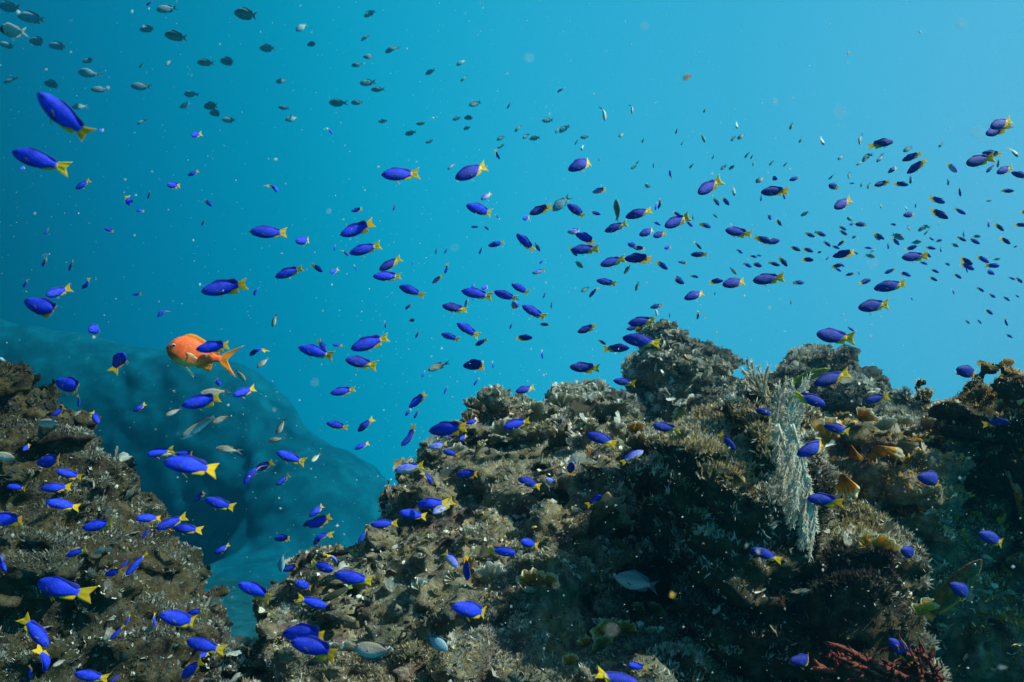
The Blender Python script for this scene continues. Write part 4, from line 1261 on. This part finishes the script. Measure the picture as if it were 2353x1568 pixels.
# Where each fish is: per tile of the view (column, row), snout x, y and tail x, y; n = seen edge on, qNN = turned towards
# the eye (NN % of its length shows), aNN = turned away.
TABLE = {
(0, 0): """D-5,62,205,72 D158,150,460,178 W0,275,265,300 D-10,400,165,440 D268,380,460,388 D445,420,650,432 B1342,50,1400,15,n
D1435,95,1640,68 E2148,115,2400,160 D1280,275,1450,262 E1508,320,1755,352 D755,570,880,545 D1275,625,1335,565,n D1520,605,1580,545,n
D715,665,930,680 E1808,575,1990,580 D2020,560,2195,575 D35,765,170,695,n D405,765,590,785 D835,825,1015,818 D1198,792,1405,800
D1690,865,1820,865 D1650,990,1770,945 D1872,980,2030,970 D1922,1040,2070,1045 D2035,1100,2180,1108 D1258,1145,1350,1085,n
D660,990,820,965 B345,850,850,1330 B110,1395,625,1555 B912,1210,950,1190,q50 B1760,1250,1838,1232,q50 B185,1560,240,1530,q60 D-10,610,20,590""",
(1, 0): """D992,155,1100,98 D365,285,490,210 D965,375,1045,312,n D30,445,190,445 D468,415,575,395 D1185,485,1315,408,n D985,525,1100,515
D876,605,990,588 D180,755,300,735 D952,770,1110,750 D1055,825,1190,820 D670,945,850,950 D870,945,990,945 D203,985,315,1000
D268,1105,410,1075 D1845,605,1940,520,n D1555,685,1650,635 D1878,750,1950,685,n E1122,1120,1210,1110 E1470,1140,1562,1135
E1955,970,2070,940 E1805,1105,1885,1075 D1910,1085,2015,1080 D1368,1235,1480,1210 D1905,1190,1975,1165 D1558,1315,1630,1285
D2210,1290,2290,1250 D2215,1360,2280,1330 B703,1230,650,1168,n B2240,1465,2185,1380,n V1760,1562,1830,1488,n D2305,1000,2340,945,n""",
(2, 0): """D275,1110,380,1105 D25,1210,95,1145,n D98,1275,160,1228 E160,1280,265,1260 D398,1225,440,1165,n D428,1215,535,1150
D625,1265,710,1255 D575,1330,615,1275,n W635,1385,655,1320,n S418,850,480,800,n S850,1112,855,945,n S1100,1047,1116,940,n
S980,1262,1035,1210 S1195,1315,1205,1260,n B1500,1232,1525,1172,n S1550,1335,1580,1290,n W1770,1310,1735,1210,n W2065,1185,2062,1110,n
S2068,1280,2150,1225 S2010,1298,2060,1245,n S2135,1455,2180,1390,n S2190,1465,2215,1415,n S2210,1525,2240,1470,n S1835,1465,1865,1415,n
S1630,1550,1670,1490,n S1090,1555,1150,1520 S1140,1510,1170,1470,n W1297,1545,1302,1485,n S1755,1035,1800,985,n S1915,1560,1975,1515
S1990,1560,2055,1515 S795,1480,815,1430,n Y515,1565,790,1440""",
(3, 0): """S205,1190,225,1120,n S282,1310,335,1255,n W510,1335,480,1245,n S840,1328,850,1225,n Y1152,1300,940,1332 S1240,1395,1330,1345
S1570,1355,1615,1300,n Y1230,1478,1415,1405 Y2042,1172,2240,1100 Y2000,1235,2175,1185 Y1820,1505,2050,1450 Y1965,1405,2150,1418
W2295,1445,2215,1335,n S645,1470,695,1415,n S815,1520,875,1475,n S865,1485,940,1400,n S1000,1490,1070,1415,n S140,1535,180,1485,n
S10,1520,60,1470,n Y1100,1590,1205,1518 Y1275,1595,1460,1468 V1735,1585,1635,1490 Y2005,1582,2080,1515,n Y2100,1592,2250,1532
S2110,1540,2115,1460,n Y2235,1585,2420,1640""",
(0, 1): """B695,170,830,85 B1535,130,1652,140,q55 B1192,318,1168,228,q60 B1355,258,1385,188,n B1248,370,1328,370 B1948,328,1873,262
B1850,505,1880,450,n B405,588,450,530,n B963,530,1042,560,q60 B385,880,432,808,n B630,920,674,822,n B213,1075,255,998,n
B755,1085,838,1012,n B420,1150,640,1080,q70 B222,1190,642,1365 B815,1470,962,1430,q45 B1218,1142,1302,1130 B1448,1345,1540,1238,n
B1845,1115,2285,1035 B2335,1150,2360,1048,n B1725,48,1830,0""",
(1, 1): """B1150,40,1508,28 Y1828,75,2155,-65 B198,200,122,80,n V2065,270,2178,185 B1930,318,2200,405,q85 B2230,438,2195,400,n
B1975,517,2047,517 B2140,545,2092,510 B875,375,982,350 B1262,368,1276,308,n B-60,560,318,575 B362,650,525,635,q60 B772,592,1087,492
B715,735,740,678,n Y848,785,788,712,n B857,762,1152,680 B175,980,437,890 Y612,928,508,860 B685,940,748,910,q55 Y925,920,903,858,n
Y1130,915,1338,800 B1073,972,1337,970 B1430,867,1450,830,n B1650,768,1660,712,n B1730,763,1762,708,n B2050,768,2078,698,n
B2132,692,2287,658 B1735,945,1769,858,n V1618,1035,1714,962 B1313,1062,1542,1142 B1885,1105,2177,1160 V2070,1085,2147,1060,q60
B1980,1068,2012,1040,q60 B2185,1110,2417,1192 Y1708,1240,1945,1285 V1945,1180,1900,1295,n B1370,1275,1427,1225 Y1456,1368,1402,1385,q60
B1190,1447,1184,1375,n B1465,1538,1500,1467,n P150,1438,190,1303 B1845,1402,2053,1525 B1700,1500,1872,1555 B868,1640,1222,1528
B2015,1605,2122,1548 B2335,1455,2346,1388,n""",
(2, 1): """Y1450,-5,1452,72,n V738,200,880,168 D1222,125,1273,158,q60 Y160,400,355,325 D372,370,542,225 Y507,310,703,440 B815,402,712,380
V100,445,163,430,q50 S960,262,966,490,n Y1040,430,1310,350 B1340,352,1385,248,n B1315,365,1330,290,n Y1708,210,1903,95,q80
Y1902,322,1848,245 D1995,320,1928,243 W2045,232,2025,130,n S2235,108,2342,50 Y2285,200,2532,178 B2285,282,2292,213,n
D1550,416,1473,378 Y850,560,1063,480 Y1402,515,1614,425,q85 D1660,517,1600,463 Y1660,457,1665,408,n B1365,502,1300,470
Y1827,522,1722,485 P1890,436,1838,393 Y1168,595,1340,525 Y1297,605,1417,572,q75 Y1958,545,2178,592 V508,565,665,555 B582,580,800,668
Y540,730,803,722 B600,785,530,700 B42,580,205,740 Y258,742,208,662 V1065,670,1142,702,q60 B1118,712,1237,715 V1400,712,1457,705,q55
Y1640,772,1798,770 Y1742,722,1668,650,n Y2385,660,2220,608 B2120,762,2063,722 Y810,868,1035,808 Y1030,812,1303,800 P1030,948,1098,850
E655,892,568,825 B1432,908,1316,830 V1525,835,1607,855 B255,858,296,803,n V185,945,303,912 Y2250,797,2183,782 Y2293,785,2248,775
Y2294,882,2187,838 D2202,887,2122,848 P2065,955,1993,882 Y1582,1038,1450,962 V1714,980,1637,965 Y1942,1010,1795,1025
Y1932,1052,2178,1002 Y2210,1012,2490,982 B775,1008,962,1045 B710,1165,788,1055,n E635,1112,713,1068 P1135,1107,1166,1010
B-5,1040,172,1135 B-5,1160,60,1185 V15,1200,45,1305,q50 B285,1172,309,1123,n B360,1267,363,1208,n Y1582,1180,1802,1090
V1860,1147,1866,1103,n B93,1240,308,1360 B258,1410,352,1418 Y600,1485,778,1428 Y1268,1260,1388,1232 S1330,1342,1331,1230,n
B1445,1310,1452,1367,n B1700,1368,1722,1280,n Y1065,1405,1323,1370 Y1050,1457,1163,1442 Y190,1532,28,1542 Y1012,1535,1395,1600
Y862,1598,788,1548""",
(3, 1): """D86,75,18,68,q50 D195,88,302,62 S555,82,622,28,n Y560,130,645,165,q60 D792,118,745,118 Y975,138,1107,108 D1292,132,1148,115
W1310,122,1312,35,n S740,72,746,8,n S855,152,858,88,n S915,168,942,103,n S1655,138,1656,72,n D1770,238,1748,148,n Y2262,185,2118,190
Y155,262,133,195,n Y610,345,768,258,q80 D1627,295,1495,258 D1818,400,1705,345 Y1242,412,1373,398 Y1657,440,1480,355 S1040,348,1030,288,n
W1275,368,1258,308,n S1355,342,1350,288,n S300,418,378,375 Y25,452,5,398,q60 Y125,508,72,442 W725,430,793,472 Y748,502,803,475
Y800,490,928,502 Y720,548,655,512 Y727,592,648,543 Y432,607,326,573 Y532,600,426,558 Y108,640,-45,670 Y575,697,512,650
Y640,692,712,636 Y662,718,586,690 Y592,790,812,740 D828,772,790,748 D805,600,762,630,q70 Y300,738,202,697 Y417,748,312,708
D492,742,447,763,q70 Y420,822,298,815,q80 Y180,880,92,788 Y110,872,-2,842 D530,822,563,788,n Y692,862,575,888 D702,885,655,850
D675,928,607,888 Y712,962,798,942 D845,957,818,913,n Y945,1000,808,1048 Y332,1030,232,1028 D955,715,877,705 S985,720,930,758,n
S985,798,885,770 D1068,632,968,572 D1030,642,973,588 S1252,632,1118,578 D1207,685,1138,618 S1305,553,1273,498,n S1380,553,1468,493,n
S1430,592,1488,538,n D1105,722,1104,668,n Y1372,690,1240,738 S1412,650,1308,668 D1543,718,1445,702 W1590,750,1578,688,n
Y1228,800,1458,785 D1467,862,1400,838 D1500,797,1422,748 Y1177,502,1125,488,q70 D1525,642,1478,612 S1600,635,1533,657
S1752,702,1678,668 D1822,648,1735,608 W1800,612,1790,548,n D1947,673,1837,622 S1955,605,1863,603 Y2228,675,2125,612 Y2025,522,2031,448,n
Y2167,555,2080,485 Y2385,502,2258,498 Y2410,420,2318,365 W2005,280,2060,278 D1672,872,1618,843 D1882,862,1757,798 D1897,912,1765,850
D1835,935,1812,888,n D2032,848,1915,780 W2132,808,2058,822 D2127,875,2005,873 D2083,953,1975,908 D1573,938,1496,907
D1557,1013,1478,976 D1778,993,1706,945 D1313,970,1210,928 D1070,945,1168,903 Y970,1085,1305,1032 Y828,1260,1118,1222
D1325,1193,1318,1148,n S210,1228,216,1158,n D2272,1003,2208,978 D2337,1033,2283,986 D1987,1113,1917,1072 D2087,1168,2033,1132
D2222,1198,2162,1157 D2307,1168,2268,1138 D1710,1138,1690,1078,n D2067,1325,1992,1270 D1852,1408,1813,1373 D1962,1408,1923,1368
D2200,1425,2163,1345,n D2247,1537,2187,1503 D792,1478,733,1437 Y445,1500,770,1550 S2290,690,2248,712""",
(0, 2): """O1525,60,2220,215 B1798,75,2140,30 B2298,135,2415,8,n B1132,105,1055,250,q55 B510,365,828,465 B722,603,732,488,n B478,688,605,602
P663,692,768,618 B905,757,838,635,q80 B1220,645,1348,575 P2252,365,2155,235 B2022,403,1972,328,q65 B2138,500,2348,425,q75
P1828,485,2140,448 B1668,590,2062,518 P1518,685,1682,608 N1650,900,2005,658 P1948,752,2153,662 P1978,985,2222,1000
B1345,1045,1602,990 P1390,1022,1622,1040 B1620,1035,1805,1035 B1497,1110,2020,1165 B2243,1315,2392,1070,n B1788,1470,1892,1372
B1878,1445,2168,1545 B338,1118,612,1092 B510,1185,762,1265 B58,1330,258,1355 B370,1352,657,1335 B420,1475,752,1522 B212,1005,272,945,q60
P348,755,622,738 P-50,1035,242,1095 D-10,150,62,190""",
(1, 2): """B388,55,718,140 B640,85,578,-5,q70 B702,32,797,40 Y820,165,1100,225,q80 P8,240,142,138 P1580,268,1778,188 B1525,332,1551,268,n
Y1900,225,2168,208 B2178,247,2172,178,n B2000,408,2047,328,n B1725,485,1763,408,n B680,478,918,438 B1405,610,1573,475 B1368,685,1432,618
B1452,710,1497,622,n B645,750,848,795 B935,828,1062,715 P183,862,283,688 P108,925,272,878 B903,990,1047,925 B1335,965,1492,798,n
P508,1105,598,1028,q70 B188,1020,458,1120 B-5,1178,163,1108 B183,1322,313,1230 B1588,825,1953,785 B1923,755,2063,715 B1735,895,1883,848
B1868,908,1938,862,q65 V1583,975,1788,945 B1715,1003,1873,1050 V1268,1190,1548,1138 B1612,1318,1568,1192,n B1838,1222,2068,1222
B1478,1500,1763,1478 V1622,1580,1803,1470,q75 B1310,1572,1593,1612 B488,1612,637,1488 B2270,795,2517,722""",
(2, 2): """Y1080,58,832,72 B280,162,275,72,n Y528,235,798,255 Y32,465,228,412 Y930,360,1133,392 Y680,855,990,940 Y1293,765,1523,830
G1602,600,1440,800 V1205,1005,998,1120 Y2052,1000,1903,835 Y2232,630,2457,680 Y55,1260,293,1345 V312,1265,415,1335,q60
B550,1112,535,1235,q60 B822,1420,700,1500,q65""",
(3, 2): """Y1730,255,1968,318,q85 G575,250,205,385 Y422,395,758,285 Y887,555,1107,500 Y528,585,235,480 Y510,775,803,838 Y262,1042,608,920
Y2215,735,1972,765,q80 Y1370,1245,1708,1295 Y360,1440,668,1475""",
(0, 3): """B-130,95,293,45 B753,150,1072,108 B1243,65,1507,50 B1430,160,1722,40 B1590,150,1833,165 B1303,250,1397,120,n B603,410,803,342
B55,548,-60,380,n B963,580,1133,542 B1108,505,1218,438,n B1155,588,1353,362,n B348,645,753,775 B1968,388,2118,298 B2183,665,2523,785
B438,1240,210,960 B408,1468,456,1262,n B268,1533,301,1408,n B1145,1048,1212,948,n B1008,1180,1147,1038,n B1425,1058,1403,930,n
B1463,945,1873,1045 B1720,935,1882,908 B1713,1190,2063,1280 B1828,1335,1922,1300,q60 B1668,1525,1863,1365 B680,1490,1003,1535
B1023,1570,1102,1468,n P478,1422,642,1340""",
(1, 3): """B433,132,562,68 B485,140,703,35 B530,303,633,160,n B165,250,348,238 D235,558,228,325,n B245,545,413,490 B707,545,502,470,q85
V735,485,700,352,n K598,825,895,680 K640,400,893,365 B720,575,1093,655 B355,650,548,712,q75 B647,872,370,792 B1053,122,1308,105
B938,288,1022,148,n V1852,515,1708,350,q85 B1938,632,1924,395,n B2387,385,2123,345 B1797,868,2203,955 B243,1118,718,1128
B315,1195,788,1305 P905,1238,1372,1345 D1762,1275,1518,1115""",
(2, 3): """B80,272,247,315,q70 E945,605,1395,695 Y2190,345,2502,450 B1062,1405,1247,1445 Y1180,1605,732,1485""",
(3, 3): """Y1935,200,2218,310 Y1225,350,1402,420,q70 L1962,440,1415,1055 Y1668,665,1962,830 Y1105,1170,1342,1375 Y193,1372,487,1370""",
}

def parse_table():
    out = []
    for (c, r), s in TABLE.items():
        y0 = (0, 683, 1366, 2047)[r] * 0.57446
        for w in s.split():
            q = w[1:].split(',')
            x = [float(v) for v in q[:4]]
            fl = q[4] if len(q) > 4 else ''
            out.append(dict(k=w[0], h=(c * 588.25 + x[0] * .2502, y0 + x[1] * .2502), t=(c * 588.25 + x[2] * .2502, y0 + x[3] * .2502), fl=fl))
    return out
FISH = parse_table()
for q in FISH:                                             # the far small ones of the right hand cloud are the same blue fish
    if q['k'] == 'D' and q['h'][0] > 1500 and q['h'][1] > 330:
        q['k'] = 'B' if (int(q['h'][0]) % 3) else 'Y'

def place_fish(fi, n):
    sp = fi['k']
    name, kind = SPECIES[sp][0], SPECIES[sp][1]
    rr = random.Random(n * 977 + 5)
    hx, hy = fi['h']; tx, ty = fi['t']
    app = math.hypot(hx - tx, hy - ty)
    f, sgn, roll = 1.0, 1, 0.0
    fl = fi['fl']
    if fl.startswith('n'):
        roll = rr.choice((-1, 1)) * rr.uniform(52, 72)
        f = rr.uniform(.80, .95); sgn = rr.choice((1, 1, -1))
    elif fl.startswith('q'):
        f = int(fl[1:]) / 100
    elif fl.startswith('a'):
        f, sgn = int(fl[1:]) / 100, -1
    else:
        f = math.cos(math.radians(rr.uniform(3, 26))); sgn = rr.choice((1, 1, -1))
        roll = rr.uniform(-14, 14)
    L = SPECIES[sp][7] * (1 + 0.12 * (rr.random() - .5))
    cx, cy = (hx + tx) / 2, (hy + ty) / 2
    if abs(cx - 492) < 8 and abs(cy - 797) < 8:
        L *= .8                                            # swims in front of the orange fish
    d = L * f * FPX / app
    d = min(d, 15.0)
    # stay clear in front of the reef
    for q in (0, .5, 1):
        h = reef_hit(hx + (tx - hx) * q, hy + (ty - hy) * q)
        if h is not None and d > h[2] - .10:
            d = max(.5, h[2] - .10)
    L = app / f / FPX * d
    dz = math.sqrt(max(0, 1 - f * f)) * sgn * L / 2          # the head this much nearer, the tail this much farther
    H, T = Vector(at(hx, hy, d - dz)), Vector(at(tx, ty, d + dz))
    X = H - T
    L = X.length
    X.normalize()
    c = (H + T) / 2
    Yv = (EYE - c).normalized()                              # the flank that shows
    Z = X.cross(Yv)
    if Z.z < 0 or (abs(Z.z) < .15 and Z.x * rr.choice((-1, 1)) > 0):
        Yv = -Yv; Z = X.cross(Yv)
    Z.normalize(); Yv = Z.cross(X)
    uz = -(hy - ty); ux = hx - tx
    R = Matrix((X, Yv, Z)).transposed().to_4x4()
    R = R @ Matrix.Rotation(math.radians(roll), 4, 'X')
    M = Matrix.Translation(c) @ R @ Matrix.Diagonal((L, L, L, 1))
    variant = 1 if sp == 'N' else 3 if sp in 'LGOE' else rr.choice((0, 3, 4, 5)) if fl.startswith('q') or app < 26 else rr.choice((0, 1, 2, 3, 4, 5, 6, 7))
    near = app >= 40 or sp in 'OGLKN'
    key = (sp, variant, near)
    if key not in PROTO:
        parts, far = fish_meshes(sp, variant)
        if near:
            root = bpy.data.objects.new(name, None); col.objects.link(root)
            root.empty_display_size = .1
            for pn, me in parts:
                last = link(pn, me, last if pn == 'pupil' else root)
        else:
            root = link(name, far)
        PROTO[key] = root
    else:
        src = PROTO[key]
        root = src.copy(); col.objects.link(root)
        for ch in list(src.children):
            cc = ch.copy(); col.objects.link(cc); cc.parent = root
            for g in ch.children:
                gg = g.copy(); col.objects.link(gg); gg.parent = cc
    root.matrix_world = M
    fi.update(ob=root, app=app, c=(cx, cy), d=d, ang=math.degrees(math.atan2(uz, ux)), near=near)

GROUP = {'damselfish': 'blue yellow tailed damselfish of the school', 'chromis': 'grey and silvery fish of the school', 'cardinalfish': 'small fawn fish among the damselfish', 'wrasse': 'slender wrasses near the reef'}
dam = sorted((q for q in FISH if SPECIES[q['k']][0] == 'damselfish'), key=lambda q: -math.dist(q['h'], q['t']))
REST = dam[300:]                                           # past 300 the farthest and smallest are one distant shoal
FISH = [q for q in FISH if q not in REST]
for n, fi in enumerate(FISH):
    place_fish(fi, n)
def shoal():
    V, F, mi, mats, b = [], [], [], [], 0
    for n, fi in enumerate(REST):
        place_fish(fi, 5000 + n)
        ob = fi['ob']; me = ob.data
        v = np.empty(len(me.vertices) * 3, np.float32); me.vertices.foreach_get('co', v)
        M = np.array(ob.matrix_world)
        V.append(v.reshape(-1, 3) @ M[:3, :3].T + M[:3, 3])
        for p in me.polygons:
            m = me.materials[p.material_index]
            m = SK['far_yellow'] if m is SK['yellow'] or m == SK['yellow'] else SK['far_blue']
            if m not in mats:
                mats.append(m)
            F.append([q + b for q in p.vertices]); mi.append(mats.index(m))
        b += len(me.vertices)
    drop = [fi['ob'] for fi in REST]
    me = bpy.data.meshes.new('distant_shoal')
    me.from_pydata(np.concatenate(V).tolist(), [], F)
    for m in mats:
        me.materials.append(m)
    me.polygons.foreach_set('material_index', mi)
    me.polygons.foreach_set('use_smooth', [True] * len(F))
    me.update()
    tag(link('distant_shoal', me), 'smallest far off blue fish scattered through the water beyond the school', kind='stuff')
    for o in drop:
        bpy.data.objects.remove(o)
PROTO_KEEP = dict(PROTO)
PROTO.clear()
shoal()

# ---- a label for each
MARKS = [((470, 812), 'the orange fish'), ((1540, 800), 'the dark pinnacle'), ((1885, 845), 'the round topped boulder'), ((1742, 880), 'the bottle brush coral'),
         ((1835, 1080), 'the feathery coral'), ((1990, 1530), 'the red seaweed'), ((1410, 1165), 'the largest brown leaf'), ((45, 850), 'the near slope knob'),
         ((170, 1240), 'the near slope'), ((330, 1430), 'the near slope foot'), ((1130, 920), 'the crest peak'), ((960, 1120), 'the crest shoulder'), ((1050, 1330), 'the lower middle slope'),
         ((2290, 860), 'the outcrop top'), ((2050, 1010), 'the golden ledge'), ((1660, 1250), 'the dark boulder face'), ((1580, 168), 'the drifting orange flake'),
         ((140, 265), 'the biggest steep blue fish'), ((90, 370), 'the second big blue fish'), ((20, 70), 'the white dark headed fish'), ((1417, 485), 'the upright grey slender fish'),
         ((2300, 1160), 'the tall orange plume'), ((2190, 1340), 'the big olive wrasse'), ((650, 1290), 'the upright dark fish'), ((1400, 1460), 'the low yellow cluster'),
         ((565, 30), 'the silver flanked grey fish'), ((2030, 330), 'the lone dark fish'), ((515, 660), 'the long blue fish in clear water'), ((620, 533), 'the darkest long blue fish'),
         ((918, 400), 'the topmost long blue fish'), ((1340, 378), 'the highest yellow bellied fish'), ((2050, 658), 'the deep yellow rear fish'), ((1470, 783), 'the fish before the pinnacle'),
         ((430, 1070), 'the biggest low blue fish'), ((845, 790), 'the blue pair in mid water'), ((1050, 700), 'the splayed fin fish'), ((1340, 560), 'the stacked three blue fish'),
         ((2270, 350), 'the overlapping edge pair'), ((460, 250), 'the stepped trio of grey fish'), ((1090, 240), 'the pinkish grey fish'), ((1615, 310), 'the blurred white fish'),
         ((1930, 575), 'the dense cluster fish'), ((2110, 590), 'the outer cluster fish'), ((2250, 600), 'the speckled clump'), ((1765, 440), 'the pair sharing one tail')]
LOOK = {'B': 'blue fish', 'Y': 'yellow bellied fish', 'V': 'pale blue fish', 'D': 'dusky fish', 'E': 'silver flanked fish', 'S': 'silvery fish', 'W': 'white fish',
        'P': 'fawn fish', 'G': 'green wrasse', 'L': 'olive wrasse', 'K': 'dark wrasse', 'N': 'silver wrasse'}
ORD = ['first', 'second', 'third', 'fourth', 'fifth', 'sixth', 'seventh', 'eighth', 'ninth', 'tenth', 'eleventh', 'twelfth']
def pose(fi):
    a, fl = fi['ang'], fi['fl']
    if fl.startswith('q'):
        return 'facing out'
    right = abs(a) < 90
    if fl.startswith('n'):
        return 'edge on down' if a < -20 and a > -160 else 'edge on up' if 20 < a < 160 else 'edge on'
    dip = a if right else (180 - a if a > 0 else -180 - a)
    s = 'diving' if dip < -55 else 'nose down' if dip < -14 else 'level' if dip < 14 else 'nose up'
    return s + (' facing right' if right else '')
def base_label(fi):
    size = 'big' if fi['app'] > 85 else 'mid sized' if fi['app'] > 48 else 'small' if fi['app'] > 24 else 'tiny'
    x, y = fi['c']
    m, nm = min(MARKS, key=lambda q: math.hypot((q[0][0] - x), (q[0][1] - y)) + (0 if math.hypot((q[0][0] - x), (q[0][1] - y)) > 16 else 400))
    dx, dy = x - m[0], y - m[1]
    rel = ('above' if dy < 0 else 'below') if abs(dy) > .5 * abs(dx) else 'beside'
    if nm in ('the near slope', 'the near slope foot', 'the lower middle slope', 'the dark boulder face', 'the crest shoulder'):
        rel = 'over'
    return f"{size} {LOOK[fi['k']]}, {pose(fi)}, {rel} {nm}"
SPECIAL = {'O': 'bright orange fish with a forked streamer tail behind a small blue fish', 'L': 'big olive wrasse with a green snout rising beside the dark outcrop foot', 'N': 'slim silver white wrasse with a dark snout below the orange fish'}
by = {}
for fi in FISH:
    if fi['k'] in SPECIAL:
        fi['label'] = SPECIAL[fi['k']]
    else:
        by.setdefault(base_label(fi), []).append(fi)
for lab, fs in by.items():
    fs.sort(key=lambda q: q['c'][0])
    for i, fi in enumerate(fs):
        if len(fs) == 1:
            fi['label'] = lab
        elif len(fs) == 2:
            fi['label'] = lab + (', left one' if i == 0 else ', right one')
        else:
            fi['label'] = lab + (', leftmost' if i == 0 else ', rightmost' if i == len(fs) - 1 else f', {ORD[i]} from left')
for fi in FISH:
    if len(fi['label'].replace(',', '').split()) > 16:
        fi['label'] = fi['label'].replace(' facing right', '').replace('edge on ', '')
for fi in FISH:
    nm = SPECIES[fi['k']][0]
    tag(fi['ob'], fi['label'], 'fish', GROUP.get(nm))
print('fish', len(FISH), 'damselfish', sum(SPECIES[f['k']][0] == 'damselfish' for f in FISH), 'shared', len(by))

# ------------------------------------------------------------------ drifting matter
def flakes():
    rs = np.random.default_rng(99)
    n = 14000
    y = 0.60 + 5.0 * rs.random(n) ** 0.75
    x = (rs.random(n) * 2 - 1) * y * .70
    z = (rs.random(n) * 2 - 1) * y * .48
    r = 0.00035 + 0.0012 * rs.random(n) ** 3
    near = 24                                              # a few close ones, out of focus
    y[:near] = 0.16 + .22 * rs.random(near); x[:near] = (rs.random(near) * 2 - 1) * y[:near] * .66; z[:near] = (rs.random(near) * 2 - 1) * y[:near] * .45
    r[:near] = 0.0003 + .0003 * rs.random(near)
    c = np.stack([x, y, CAM_Z + z], -1)
    for k, (px, py, d) in enumerate([(1930, 258, .17), (2245, 305, .19), (1215, 133, .24), (2005, 605, .2), (1045, 570, .26), (1480, 60, .25), (2210, 55, .24), (755, 486, .4)]):
        c[k] = at(px, py, d); r[k] = .0008
    keep = (rs.random(n) < np.clip(.45 + 1.1 * vnoise(c * 1.3 + 50), .06, 1)) | (np.arange(n) < near)
    c, r = c[keep], r[keep]; n = len(c)
    O = np.array([[1, 0, 0], [-1, 0, 0], [0, 1, 0], [0, -1, 0], [0, 0, 1], [0, 0, -1]], float)
    T = np.array([[0, 2, 4], [2, 1, 4], [1, 3, 4], [3, 0, 4], [2, 0, 5], [1, 2, 5], [3, 1, 5], [0, 3, 5]])
    st = 0.5 + rs.random((n, 1, 3)) * 1.0
    V = c[:, None] + O[None] * st * r[:, None, None]
    F = (T[None] + (np.arange(n) * 6)[:, None, None]).reshape(-1, 3)
    m, t, b = material('drifting_flake', (0.85, 0.84, 0.78), .8, .3)
    tr = t.nodes.new('ShaderNodeBsdfTranslucent'); tr.inputs['Color'].default_value = (0.85, 0.84, 0.78, 1)
    ms = t.nodes.new('ShaderNodeMixShader'); ms.inputs[0].default_value = .5
    t.links.new(b.outputs[0], ms.inputs[1]); t.links.new(tr.outputs[0], ms.inputs[2])
    t.links.new(ms.outputs[0], t.nodes['Material Output'].inputs['Surface'])
    o = link('drifting_particles', mesh_from('drifting_particles', V.reshape(-1, 3), F, False), None, m)
    tag(o, 'pale specks of plankton and silt drifting all through the water', kind='stuff')
flakes()
def scrap(px, py, d, size, colr, label, seed):
    rs = np.random.default_rng(seed)
    me = ruffle_mesh('drifting_scrap', span=1.5, ruffle=.2, cup=.3, lobes=2, seed=seed, tears=.3)
    m, t, b = material('drifting_scrap', colr, .7, .2)
    tr = t.nodes.new('ShaderNodeBsdfTranslucent'); tr.inputs['Color'].default_value = (*colr, 1)
    ms = t.nodes.new('ShaderNodeMixShader'); ms.inputs[0].default_value = .8
    t.links.new(b.outputs[0], ms.inputs[1]); t.links.new(tr.outputs[0], ms.inputs[2])
    t.links.new(ms.outputs[0], t.nodes['Material Output'].inputs['Surface'])
    o = link('drifting_scrap', me, None, m)
    L = size * d / FPX
    o.matrix_world = Matrix.Translation(at(px, py, d)) @ Matrix.Rotation(rs.random() * 6, 4, 'Y') @ Matrix.Rotation(.6, 4, 'Z') @ Matrix.Diagonal((L, L, L, 1))
    tag(o, label, 'flake', 'larger scraps drifting in the water')
scrap(1580, 172, .42, 15, (0.85, 0.48, 0.14), 'soft orange scrap drifting alone in the bright upper water', 1)
scrap(1540, 1366, .5, 14, (0.80, 0.62, 0.25), 'soft yellow scrap drifting just past the grey chromis tail', 2)
scrap(1777, 236, .38, 10, (0.85, 0.85, 0.82), 'round white speck drifting beneath the orange scrap', 3)
scrap(1716, 1256, .5, 7, (0.85, 0.85, 0.80), 'white speck over the dark boulder, the smaller of two', 4)
scrap(1745, 1268, .5, 9, (0.85, 0.85, 0.80), 'white speck over the dark boulder, the larger of two', 5)
scrap(2302, 1530, .5, 11, (0.60, 0.62, 0.58), 'grey speck drifting in the dark near the red seaweed', 6)
scrap(632, 941, .6, 6, (0.85, 0.85, 0.82), 'lone white speck drifting between the orange fish and the crest', 7)
